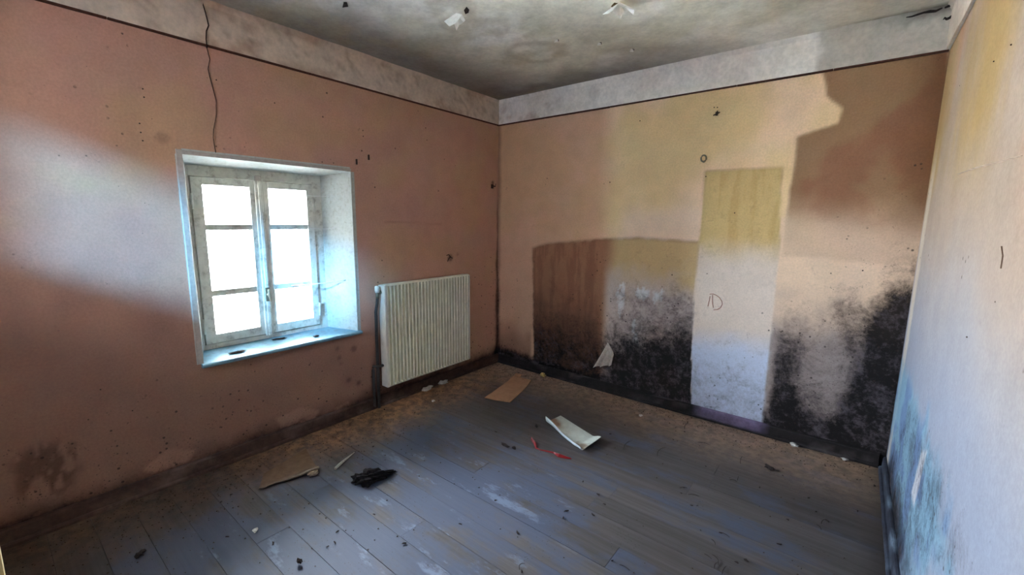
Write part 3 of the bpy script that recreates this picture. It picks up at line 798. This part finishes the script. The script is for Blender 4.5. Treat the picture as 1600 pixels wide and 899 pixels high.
ribbon('paper_seam', cr, toR, lambda t: .004, simple('pale_seam', (200, 180, 160), .85), wall_right, .002)
cr = RWp((1567, 385), (1569, 400), (1566, 420)); ribbon('scratch', cr, toR, lambda t: .0011, simple('scratch_brown', (120, 96, 80), .9), wall_right, .0004)

# red crayon letter on the clean rectangle
def crayon(pxs, wd):
    return ribbon('crayon_stroke', BWp(*pxs), toB, lambda t: wd, MAT_CHALK, wall_back, .0015)
crayon([(1109.5, 463), (1108.5, 469), (1107, 475), (1106, 479)], .0052)
crayon([(1113.5, 461), (1113.2, 468), (1113.5, 474), (1114.5, 481)], .0052)
crayon([(1109, 460), (1114, 459.5), (1119, 461.5), (1124, 465), (1128, 471), (1128.5, 476), (1126, 481), (1121, 484), (1115, 484.5)], .0052)

# plug holes, nails
def peg(px, py, which, r=.006, hgt=.006, nm='wall_plug'):
    bm = bmesh.new()
    if which == 'L': q = hit(px, py, 0, 0); a, d, par = Vector(q), Vector((1, 0, 0)), wall_left
    elif which == 'B': q = hit(px, py, 1, 0); a, d, par = Vector(q), Vector((0, -1, 0)), wall_back
    else: q = hit(px, py, 0, W); a, d, par = Vector(q), Vector((-1, 0, 0)), wall_right
    tube(bm, [a-d*.008, a+d*hgt*.7, a+d*hgt], [r, r, r*.5], 7)
    return bm_obj(nm, bm, MAT_IRON, par, False)
for x, y in ((223, 139), (225, 152), (218, 193), (220, 207), (223, 220), (338, 125), (429, 161), (567, 204), (567.5, 213), (665, 200), (667, 219), (694, 249), (736, 266), (711, 259), (485, 568), (500, 605), (440, 575), (392, 570), (157, 609), (138, 656), (207, 642)):
    peg(x, y, 'L', .0036 if y < 300 else .0032, .002)
for x, y in ((557, 253), (576, 246)): # slotted wall anchors
    q = hit(x, y, 0, 0); bm = bmesh.new(); bbox(bm, -.004, .005, q[1]-.006, q[1]+.006, q[2]-.018, q[2]+.018, .002); bm_obj('wall_anchor', bm, MAT_IRON, wall_left)
for x, y in ((855, 279), (1000, 189), (1116, 168), (1121, 168), (1148, 333), (1348, 423), (1103, 276)): peg(x, y, 'B', .0042, .003)
for x, y in ((1500, 134), (1511, 527), (1556, 472), (1553, 96), (1580, 70)): peg(x, y, 'R', .0022, .002)

# ------------------------------------------------------------------ small fixtures as things
q = hit(1100, 248, 1, 0)
bm = bmesh.new()
ring = [(q[0]+.017*math.cos(t), -.010, q[2]+.021*math.sin(t)) for t in [i*math.pi/8 for i in range(17)]]
tube(bm, ring, .0055, 8, False); tube(bm, [(q[0], .004, q[2]-.021), (q[0], -.012, q[2]-.021)], .007, 8)
tag(bm_obj('screw_eye', bm, MAT_BRASS, None, True), 'small metal ring fixed to the back wall above the pale rectangle', 'ring')
q = hit(1120, 178, 1, 0); bm = bmesh.new()
bbox(bm, q[0]-.008, q[0]+.008, -.006, .004, q[2]-.012, q[2]+.012, .002); tube(bm, [(q[0], -.004, q[2]), (q[0]+.004, -.028, q[2]-.002), (q[0]+.012, -.034, q[2]+.012)], [.005, .0045, .003], 7)
tube(bm, [(q[0]-.02, -.004, q[2]-.008), (q[0]+.02, -.008, q[2]+.006)], .004, 6)
tag(bm_obj('wall_hook', bm, MAT_IRON), 'rusty hook high on the back wall below the plaster band', 'hook')
q = hit(769, 291, 0, 0); bm = bmesh.new()
bbox(bm, -.004, .012, q[1]-.016, q[1]+.010, q[2]-.022, q[2]+.016, .004); tube(bm, [(.01, q[1], q[2]), (.035, q[1]+.004, q[2]-.004), (.042, q[1]+.004, q[2]+.02)], [.007, .006, .004], 7)
tag(bm_obj('wall_hook', bm, MAT_IRON), 'dark rusty bracket in the corner beside the back wall', 'bracket')
q = hit(702, 403, 0, 0); bm = bmesh.new()
tube(bm, [(-.004, q[1]-.03, q[2]+.02), (.016, q[1]-.022, q[2]+.03), (.022, q[1]-.005, q[2]+.006), (.012, q[1]+.02, q[2]+.0), (-.004, q[1]+.04, q[2]-.008)], .004, 6)
tube(bm, [(-.004, q[1]-.02, q[2]-.035), (.012, q[1]-.018, q[2]-.006), (.014, q[1]+.002, q[2]+.012)], .0035, 6)
tag(bm_obj('pipe_clip', bm, MAT_IRON), 'broken wire clip on the wall above the radiator', 'clip')

# torn scrap of wallpaper hanging from the back wall
A = BWp((950, 535), (963, 551), (962, 568), (934, 571))
def scrap(u, v):      # folded fan
    top = Vector((A[0][0], A[0][1])); br = Vector(A[2]); bl = Vector(A[3]); rt = Vector(A[1])
    left = top.lerp(bl, v); right = top.lerp(rt, min(v*1.7, 1)) if v < .58 else rt.lerp(br, (v-.58)/.42)
    p = left.lerp(right, u)
    return (p.x, -.006-.05*v*abs(math.sin(u*6.5+.6+v))-.03*v*v, p.y+.006*math.sin(u*14)*v)
tag(sheet_obj('wallpaper_scrap', scrap, 12, 8, .0012, MAT_PAPER), 'crumpled scrap of pale wallpaper hanging on the black mould', 'wallpaper')

# ------------------------------------------------------------------ radiator
RY0, RY1, QZ0, QZ1, RXF = -1.3765, -.4924, .159, .9425, .100
rad = tag(empty('radiator', (0.06, (RY0+RY1)/2, 0)), 'cream fluted steel panel radiator on the window wall', 'radiator')
nfl = 27; prof = []
Y0, Y1 = RY0+.022, RY1-.004; pw = (Y1-Y0)/nfl
for i in range(nfl):
    a = Y0+i*pw
    prof += [(a, RXF), (a+pw*.30, RXF), (a+pw*.38, RXF-.028), (a+pw*.90, RXF-.028)]
prof.append((Y1, RXF))
V = []; F = []; zz = [QZ0, QZ0+.012, QZ0+.022, QZ1-.022, QZ1-.012, QZ1]
for j, z in enumerate(zz):
    for (y, x) in prof:
        fl = {0: -.016, 1: -.004, 4: -.004, 5: -.016}.get(j)
        V.append((x if fl is None else RXF+fl, y, z))
k = len(prof)
for j in range(len(zz)-1):
    for i in range(k-1): F.append((j*k+i, j*k+i+1, (j+1)*k+i+1, (j+1)*k+i))
b0 = len(V); V += [(RXF-.036, Y0, QZ0), (RXF-.036, Y1, QZ0), (RXF-.036, Y1, QZ1), (RXF-.036, Y0, QZ1)]
F += [(b0, b0+3, b0+2, b0+1), tuple([b0, b0+1]+list(range(k-1, -1, -1))), tuple([b0+2, b0+3]+[(len(zz)-1)*k+i for i in range(k)]),
      tuple([b0+3, b0]+[j*k for j in range(len(zz))]), tuple([b0+1, b0+2]+[j*k+k-1 for j in range(len(zz)-1, -1, -1)])]
o = mesh_obj('front_panel', V, F, MAT_RAD)
bm = bmesh.new(); bm.from_mesh(o.data); bmesh.ops.recalc_face_normals(bm, faces=bm.faces); bm.to_mesh(o.data); bm.free()
W1(o, rad)
W1(box('back_panel', .030, .045, RY0+.02, RY1-.01, QZ0+.02, QZ1-.02, MAT_RAD, None, .003), rad)
W1(box('side_panel', .026, RXF+.002, RY0, RY0+.022, QZ0+.005, QZ1-.004, MAT_RADSIDE, None, .006), rad)
W1(box('side_panel', .026, RXF, RY1-.006, RY1, QZ0+.01, QZ1-.006, MAT_RADSIDE, None, .003), rad)
tp = bmesh.new()
for i in range(26): bbox(tp, .034, RXF-.038, RY0+.03+i*.0325, RY0+.046+i*.0325, QZ1-.012, QZ1-.006)
bbox(tp, .026, .034, RY0+.02, RY1-.005, QZ1-.014, QZ1-.004); bbox(tp, RXF-.045, RXF-.037, RY0+.02, RY1-.005, QZ1-.014, QZ1-.004)
W1(bm_obj('top_grille', tp, MAT_RAD), rad)
for yy in (RY0+.2, RY1-.2):
    for zq in (QZ0+.1, QZ1-.16): W1(box('bracket', .004, .032, yy-.015, yy+.015, zq, zq+.06, MAT_PIPE), rad)
v = bmesh.new(); tube(v, [(.055, RY0+.01, .885), (.055, RY0-.032, .885)], .014, 12); tube(v, [(.055, RY0-.028, .885), (.055, RY0-.028, .845)], .012, 12); vo = W1(bm_obj('valve', v, MAT_BRASS, None, True), rad)
v = bmesh.new(); tube(v, [(.055, RY0-.028, .885), (.055, RY0-.028, .905), (.055, RY0-.028, .930), (.055, RY0-.028, .935)], [.015, .019, .018, .012], 14)
ko = bm_obj('valve_knob', v, MAT_RADSIDE, None, True); ko.data.transform(Matrix.Translation(-rad.location)); ko.parent = vo
pp = bmesh.new(); tube(pp, [(.055, RY0-.028, .85), (.050, RY0-.030, .80), (.036, RY0-.034, .74), (.034, RY0-.034, .40), (.034, RY0-.034, -.01)], .011, 10)
W1(bm_obj('supply_pipe', pp, MAT_PIPE, None, True), rad)
pp = bmesh.new(); tube(pp, [(.055, RY0+.01, .33), (.050, RY0-.04, .33), (.020, RY0-.062, .33), (.020, RY0-.064, .30), (.020, RY0-.064, -.01)], .010, 10)
W1(bm_obj('return_pipe', pp, MAT_PIPE, None, True), rad)
v = bmesh.new(); tube(v, [(.070, RY1-.01, .205), (.070, RY1+.016, .205)], .010, 10); W1(bm_obj('drain_plug', v, MAT_PIPE, None, True), rad)

# ------------------------------------------------------------------ cobwebs and bits at the window
def strand(a, b, sag, r, label):
    pts = []
    for i in range(9):
        t = i/8; p = Vector(a).lerp(Vector(b), t); p.z -= sag*4*t*(1-t); pts.append(p)
    tag(tube_obj('cobweb_strand', pts, r, MAT_WEB, None, 6), label, 'cobweb', 'cobweb strands in the window')
strand((XS+.014, -1.752, 1.565), (-.10, -1.598, 1.565), .004, .0013, 'thin cobweb strand at the top right window pane')
strand((XS+.014, -1.752, 1.345), (-.11, -1.604, 1.345), .004, .0013, 'thin cobweb strand beside the upper crossbar of the right sash')
strand((XS+.016, -1.90, .968), (-.06, -1.580, .985), .006, .0032, 'thick dusty cobweb strand across the lower crossbar of the right sash')
def blob(name, loc, size, seed, mat, sub=2, rough=.5, flat=False):
    bm = bmesh.new(); bmesh.ops.create_icosphere(bm, subdivisions=sub, radius=1.)
    rs = np.random.RandomState(seed); ph = rs.rand(6)*6
    for vtx in bm.verts:
        c = vtx.co; k = 1+rough*(.5*math.sin(c.x*3.1+ph[0])*math.cos(c.y*2.7+ph[1])+.35*math.sin(c.y*6+c.z*5+ph[2])+.25*math.sin(c.x*9+ph[3])*math.sin(c.y*8+ph[4]))
        vtx.co = Vector((c.x*size[0]*k, c.y*size[1]*k, c.z*size[2]*k))
    zmin = min(v.co.z for v in bm.verts)
    for vtx in bm.verts: vtx.co.z -= zmin
    o = bm_obj(name, bm, mat); o.location = loc; return o
def on_sill(px, py):
    # sill top plane near z = .628
    return hit(px, py, 2, .628)
for (x, y, sx, sy, lb) in ((372, 551, .016, .045, 'dark dry leaf litter on the left end of the windowsill'),
                           (437, 532, .010, .040, 'thin dark twig bit in the middle of the windowsill'),
                           (494, 526, .012, .020, 'small dark lump near the right end of the windowsill')):
    q = on_sill(x, y); z = .6215+(-q[0])*(.0175/.22)
    tag(blob('dead_leaf', (q[0], q[1], z-.001), (sx, sy, .006), int(x), MAT_LEAF, 2, .9), lb, 'litter', 'litter on the windowsill')

# ------------------------------------------------------------------ things on the floor
# cardboard
C4 = [Vector((x, y)) for x, y in FLp((757, 625), (797, 631), (830, 598), (802, 590))]
def card(u, v):
    p = C4[0].lerp(C4[1], u).lerp(C4[3].lerp(C4[2], u), v)
    return (p.x, p.y, .006+.012*ss(.75, 1., v)+.010*ss(.3, 0, v)*ss(.5, 0, u)+.004*math.sin(v*5+u*2))
cb = tag(sheet_obj('cardboard_sheet', card, 8, 14, .004, MAT_CARD), 'flat oblong piece of brown cardboard near the radiator', 'cardboard')
def flap(u, v):
    p = C4[3].lerp(C4[2], .05+.35*u); d = (C4[3]-C4[0]).normalized()
    p = p+d*(.035*v); return (p.x, p.y, .021+.012*v)
sheet_obj('flap', flap, 4, 3, .004, MAT_CARD, cb)
# pale stained board with a curled near edge
B4 = [Vector((x, y)) for x, y in FLp((852, 662), (906, 711), (939, 691), (876, 651))]
def board(u, v):     # u along the long side, v from the curled near edge to the far edge
    p = B4[0].lerp(B4[1], u).lerp(B4[3].lerp(B4[2], u), v)
    z = .005+.030*ss(.80, 1., u)*(.4+.6*v)
    if v < .16:
        a = (1-v/.16)*math.pi*.75; d = (B4[3]-B4[0]).normalized(); r = .022
        p = p+d*(.16*.5*(.16-v))-d*r*math.sin(a)*.6; z += r*(1-math.cos(a))*(1.25-.5*u)
    z += .004*math.sin(u*9)*(1-v)
    return (p.x, p.y, z)
def boardcol(u, v):
    c = np.array(lin(196, 204, 198)); f = float(fbm(np.array([u*3.]), np.array([v*2.]), 2.3, 501)[0])
    k = ss(.24, .08, math.hypot(u-.10, (v-.36)*.8)+(f-.5)*.22)
    k2 = ss(.22, .08, math.hypot((u-.88)*1.2, (v-.22)*.8)+(f-.5)*.25)
    c = c*(1-k*.85)+np.array(lin(140, 96, 58))*k*.85; c = c*(1-k2*.8)+np.array(lin(120, 92, 66))*k2*.8
    if v < .14: c = c*.25+np.array(lin(214, 228, 240))*.75
    return c*(.9+.2*f)
tag(sheet_obj('stained_board', board, 30, 24, .003, MAT_SHEET, None, boardcol), 'pale grey stained board with a curled edge on the floor', 'board')
# red ribbon
RP = FLp((830, 688), (836, 694), (838, 701), (844, 704), (854, 706), (866, 709), (874, 713), (884, 716), (893, 718))
RH = [.030, .018, .006, .006, .008, .010, .016, .012, .005]; RWd = [.005, .014, .010, .006, .008, .009, .026, .018, .003]
V = []; F = []
for i, (p, hh, ww) in enumerate(zip(RP, RH, RWd)):
    a = Vector(RP[max(i-1, 0)]); b = Vector(RP[min(i+1, 8)]); t = (b-a).normalized(); qn = Vector((-t.y, t.x))
    for s, dz in ((-1, 0), (0, hh*.7), (1, hh*.15)):
        c = Vector(p)+qn*ww*.7*s; V.append((c.x, c.y, .003+dz)); 
    for s, dz in ((1, hh*.15-.0015), (0, hh*.7-.0015), (-1, -.0015)):
        c = Vector(p)+qn*ww*.7*s; V.append((c.x, c.y, .003+dz))
for i in range(8):
    for k in range(6): F.append((i*6+k, i*6+(k+1) % 6, i*6+6+(k+1) % 6, i*6+6+k))
F += [(5, 4, 3, 2, 1, 0), (48, 49, 50, 51, 52, 53)]
tag(mesh_obj('red_plastic_strip', V, F, MAT_RED), 'crumpled red plastic strip beside the pale board', 'plastic strip')
# black rag
def rag():
    q = FLp((578, 750))[0]; bm = bmesh.new(); bmesh.ops.create_icosphere(bm, subdivisions=4, radius=1.)
    ax = (Vector(FLp((603, 742))[0])-Vector(FLp((564, 752))[0])); ax.normalize(); ay = Vector((-ax.y, ax.x))
    for vtx in bm.verts:
        c = vtx.co.copy(); k = 1+.22*math.sin(c.x*7+c.y*3)+.18*math.sin(c.y*11+c.z*6+1)+.12*math.sin(c.x*17+c.z*9)
        lx = c.x*.095*(1.25 if c.x > 0 else .85); wy = .050*(1-.62*max(c.x, 0))*c.y; hz = max(c.z, -.15)*.040*(1-.45*max(c.x, 0))
        lx *= 1+.10*k; p = ax*(lx*k**.5)+ay*(wy*k)
        vtx.co = Vector((p.x, p.y, .006+hz*k))
    o = bm_obj('black_rag', bm, MAT_RAG); zm = min(v.co.z for v in o.data.vertices); o.location = (q[0], q[1], -zm+.0005); return o
tag(rag(), 'crumpled black rag on the pale floorboards', 'rag')
# torn lino along the window wall
T4 = [Vector((x, y)) for x, y in FLp((405, 768), (499, 738), (478, 703), (412, 742))]
def lino(u, v):
    p = T4[0].lerp(T4[1], u).lerp(T4[3].lerp(T4[2], u), v)
    j = .018*(float(vnoise(np.array([u*11.]), np.array([3.]), 5)[0])-.5)*(1-v); d = (T4[3]-T4[0]).normalized(); p = p+d*j
    return (p.x, p.y, .004+.026*ss(.28, 0, v)*(.35+.65*ss(.2, .9, u))+.004*math.sin(u*8+v*3)*(1-v))
ln = tag(sheet_obj('torn_lino', lino, 26, 12, .003, MAT_LINO), 'torn tan floor covering with a curled edge by the window wall', 'floor covering')
V = [lino(i/26, 0) for i in range(27)]; bm = bmesh.new(); tube(bm, V, [.003+.004*ss(.1, .9, i/26) for i in range(27)], 6); bm_obj('curled_edge', bm, MAT_LINOEDGE, ln, True)
q = FLp((493, 734))[0]; tag(blob('lino_scrap', (q[0]+.050, q[1]-.035, .0005), (.018, .028, .014), 71, MAT_LINOEDGE, 2, .8), 'curled grey scrap at the tip of the torn floor covering', 'scrap')
# splinter
a, b = FLp((524, 735))[0], FLp((554, 708))[0]; bm = bmesh.new()
tube(bm, [(a[0], a[1], .011), ((a[0]*2+b[0])/3, (a[1]*2+b[1])/3, .013), (b[0], b[1], .006)], [.009, .008, .002], 5)
sp = tag(bm_obj('wood_splinter', bm, MAT_STICK), 'pale wood splinter lying left of the black rag', 'splinter')
zm = min(v.co.z for v in sp.data.vertices); sp.location.z = -zm+.0005
# curled dark bits beside the red strip
for (x, y, sx, sy, lb) in ((790, 699, .030, .010, 'thin curled black peel left of the red strip'), (803, 703, .016, .012, 'small black lump at the end of the curled peel'),
                           (838, 669, .011, .011, 'tiny black crumb just left of the pale board'), (1202, 734, .024, .013, 'dark dry leaf alone on the right half of the floor'),
                           (219, 870, .012, .016, 'dark clod on the floor at the lower left'), (468, 882, .011, .010, 'black crumb on the boards at the bottom of the picture')):
    q = FLp((x, y))[0]; tag(blob('dark_crumb', (q[0], q[1], .0005), (sx, sy, .010), x, MAT_LEAF, 2, .8), lb, 'litter')
for (x, y, s, mt, nm, lb) in ((854, 586, .030, MAT_FOAM, 'foam_piece', 'yellow foam crumb on the floor against the back wall'), (1001, 651, .013, MAT_CHIP, 'plaster_chip', 'small white plaster chip between the pale board and back wall'),
                              (677, 628, .014, MAT_CHIP, 'plaster_chip', 'white plaster chip on the brown dirt below the radiator'), (1243, 692, .022, MAT_CHIP, 'plaster_chip', 'white plaster crumb at the foot of the black mould'),
                              (1320, 716, .016, MAT_CHIP, 'plaster_chip', 'white plaster crumb near the far right corner'), (399, 831, .012, MAT_CHIP, 'plaster_chip', 'white speck of plaster on the boards at lower left')):
    q = FLp((x, y))[0]; tag(blob(nm, (q[0], min(q[1], -.035-s), .0005), (s, s*.8, s*.45), x, mt, 2, .8), lb, 'plaster' if nm != 'foam_piece' else 'foam')
for (x, y, lb) in ((681, 594, 'pale rubble lump on the floor under the radiator'), (652, 601, 'grey rubble lump under the left part of the radiator')):
    q = hit(x, y, 2, .02); tag(blob('rubble_lump', (max(q[0], .055), q[1], .0005), (.020, .045, .018), x, MAT_PAPER, 2, .7), lb, 'rubble', 'rubble under the radiator')
# many alike leaf crumbs and dry stalks
lf = []
for s in range(4):
    o = blob('leaf_fragment', (0, 0, 0), (.012, .007, .004), 900+s, MAT_LEAF, 1, .9); lf.append(o.data); COL.objects.unlink(o)
rs = random.Random(21)
spots = [(911, 754), (934, 774), (944, 789), (885, 800), (927, 806), (880, 811), (808, 833), (957, 877), (815, 894), (1065, 772), (1069, 763), (1095, 830), (1126, 834), (1103, 730), (1080, 791), (1090, 791), (1150, 880), (1223, 744), (1187, 763), (1275, 800), (1264, 779), (1230, 813), (1292, 815), (1218, 852), (1167, 878), (1252, 890),
         (734, 665), (775, 676), (661, 714), (624, 641), (601, 641), (648, 646), (655, 667), (583, 699), (560, 697), (748, 763), (775, 783), (719, 820), (585, 805), (512, 855), (527, 832), (523, 849), (311, 766), (345, 786), (361, 774), (427, 851), (355, 840), (632, 851), (865, 644), (880, 643), (952, 642), (954, 679), (976, 665), (1046, 662), (1052, 688), (1070, 676), (1150, 690), (1340, 800), (1366, 760)]
for (x, y) in spots:
    q = FLp((x, y))[0]; o = bpy.data.objects.new('leaf_fragment', rs.choice(lf)); link(o)
    k = rs.uniform(.45, 1.0); o.scale = (k, k*rs.uniform(.6, 1), k); o.rotation_euler = (0, 0, rs.uniform(0, 6.28)); o.location = (max(q[0], .05), min(q[1], -.05), .0005)
    zone = 'on the brown dirt along the window wall' if q[0] < .55 else ('on the far boards near the back wall' if q[1] > -.75 else ('on the grey boards in the right half of the floor' if q[0] > 1.75 else 'on the bluish boards in the middle of the floor'))
    tag(o, 'small dark leaf crumb '+zone, 'litter', 'dark leaf crumbs '+zone)
def stalk(a, b, bend, seed):
    r2 = random.Random(seed); A_, B_ = Vector((*a, .004)), Vector((*b, .003)); d = (B_-A_); nrm = Vector((-d.y, d.x, 0)); pts = []
    for i in range(7):
        t = i/6; pts.append(A_.lerp(B_, t)+nrm*(bend*4*t*(1-t))+Vector((0, 0, .003*math.sin(t*3.1))))
    return tube_obj('dry_stalk', pts, [.001, .0016, .0016, .0015, .0015, .0013, .0008], MAT_LEAF, None, 5)
for i, (a, b, c) in enumerate((((1111, 844), (1118, 853), .1), ((1123, 833), (1140, 841), .08), ((1112, 868), (1122, 884), .2), ((1100, 867), (1112, 875), 0), ((1116, 890), (1122, 880), .1), ((1128, 899), (1135, 886), .05), ((1157, 726), (1160, 714), .05),
                               ((1140, 751), (1152, 754), .1), ((1152, 752), (1154, 745), 0), ((1275, 821), (1283, 830), .15), ((1283, 820), (1292, 813), .1), ((1062, 764), (1074, 764), .1), ((1075, 774), (1093, 777), .05), ((968, 884), (984, 893), .05), ((1027, 714), (1040, 700), .12), ((1070, 672), (1076, 662), .1), ((975, 705), (985, 690), .1), ((1090, 692), (1110, 697), .1), ((812, 892), (820, 882), .3))):
    p, r = FLp(a)[0], FLp(b)[0]; p = (p[0], min(p[1], -.04)); r = (r[0], min(r[1], -.04))
    zone = 'on the far boards near the back wall' if p[1] > -.55 else 'on the grey boards at the lower right'
    tag(stalk(p, r, c, i), 'thin dry dark stalk lying '+zone, 'stalk', 'dry stalks '+zone)
# grit nobody could count
V = []; F = []; rs = random.Random(33)
def grain(x, y, s):
    k = len(V); z = 0.0004
    a = rs.uniform(0, 6.28)
    for i in range(3): V.append((x+s*math.cos(a+i*2.09), y+s*math.sin(a+i*2.09), z))
    V.append((x+s*.2, y, z+s*.9)); F.extend([(k+2, k+1, k), (k, k+1, k+3), (k+1, k+2, k+3), (k+2, k, k+3)])
for i in range(2400):
    m = rs.random()
    if m < .55: x, y = .035+abs(rs.gauss(0, .28)), rs.uniform(-3.6, -.05)
    elif m < .85: x, y = rs.uniform(.05, W-.05), -.035-abs(rs.gauss(0, .12))
    else: x, y = rs.uniform(.05, W-.05), rs.uniform(-3.2, -.1)
    if any(inside([tuple(v) for v in pl], np.array([x]), np.array([y]), .001)[0] > 0 or abs(sdf([tuple(v) for v in pl], np.array([x]), np.array([y]))[0]) < .04 for pl in (C4, B4, T4)): continue
    if math.hypot(x-.77, y+1.967) < .16 or (x < .13 and -1.48 < y < -.45): continue
    if x < W-.05 and y > -L+.1: grain(x, y, rs.uniform(.0015, .0055))
tag(mesh_obj('floor_grit', V, F, MAT_GRIT), 'brown grit and rubble dust strewn along the walls', 'grit', None, 'stuff')

# ------------------------------------------------------------------ peeling spots on the ceiling
def flake(px, py, pts, lift, nm='paint_flake', mat=MAT_FLAKE, seed=0):
    """curled flake of paint: ragged fan hanging from the ceiling"""
    c = CEp((px, py))[0]; P = [Vector(CEp(p)[0]) for p in pts]; n = len(P); rr = random.Random(seed)
    V = [(c[0], c[1], H-.004)]
    for p in P: V.append((p.x, p.y, H-.002-lift*rr.uniform(.2, 1)))
    V2 = [(x, y, z+.003) for x, y, z in V]
    F = [(0, i+1, (i+1) % n+1) for i in range(n)]
    k = len(V); F += [(k, k+(i+1) % n+1, k+i+1) for i in range(n)] + [((i+1) % n+1, i+1, k+i+1, k+(i+1) % n+1) for i in range(n)]
    return mesh_obj(nm, V+V2, F, mat, ceiling)
flake(713, 20, [(694, 26), (702, 20), (712, 16), (722, 13), (727, 17), (724, 21), (717, 22), (713, 28), (707, 22), (700, 25)], .075, seed=1)
flake(729, 16, [(725, 14), (729, 9), (733, 15), (732, 19), (727, 20)], .006, 'bare_spot', MAT_LEAF, 2)
flake(968, 3, [(942, 12), (952, 3), (965, -6), (992, -4), (991, 4), (982, 6), (976, 11), (970, 6), (958, 5), (950, 11)], .08, seed=3)
flake(963, 10, [(955, 9), (960, 4), (971, 6), (967, 15), (962, 17)], .004, 'bare_spot', MAT_PATCH, 4)
flake(540, 6, [(535, 10), (537, 2), (542, 2), (544, 8)], .006, 'bare_spot', MAT_LEAF, 5)
for i, (x, y) in enumerate(((869, 62), (987, 77), (936, 67))):
    flake(x, y, [(x-3, y+2), (x-1, y-3), (x+3, y-2), (x+3, y+2)], .012, seed=10+i)
    flake(x+2, y, [(x+1, y+1), (x+1, y-1), (x+4, y-1), (x+4, y+1)], .004, 'bare_spot', MAT_LEAF, 20+i)
# mould-black gap and loose plaster at the far right end of the band
for i, (a, b) in enumerate((((1416, 26), (1472, 14)), ((1474, 30), (1486, 26)))):
    p, q = hit(*a, 1, -.035), hit(*b, 1, -.035); bm = bmesh.new()
    pts = [Vector(p).lerp(Vector(q), t/6)+Vector((0, random.uniform(-.004, .004), random.uniform(-.006, .006))) for t in range(7)]
    tube(bm, pts, [.002, .004, .005, .005, .007, .006, .003], 6); bm_obj('mould_patch', bm, MAT_LEAF, trim_2, True)
p = hit(1490, 6, 1, -.035); bm = bmesh.new(); tube(bm, [p+np.array([-.03, 0, -.01]), p, p+np.array([.02, -.04, .01])], [.004, .008, .003], 6); bm_obj('mould_patch', bm, MAT_LEAF, trim_2, True)
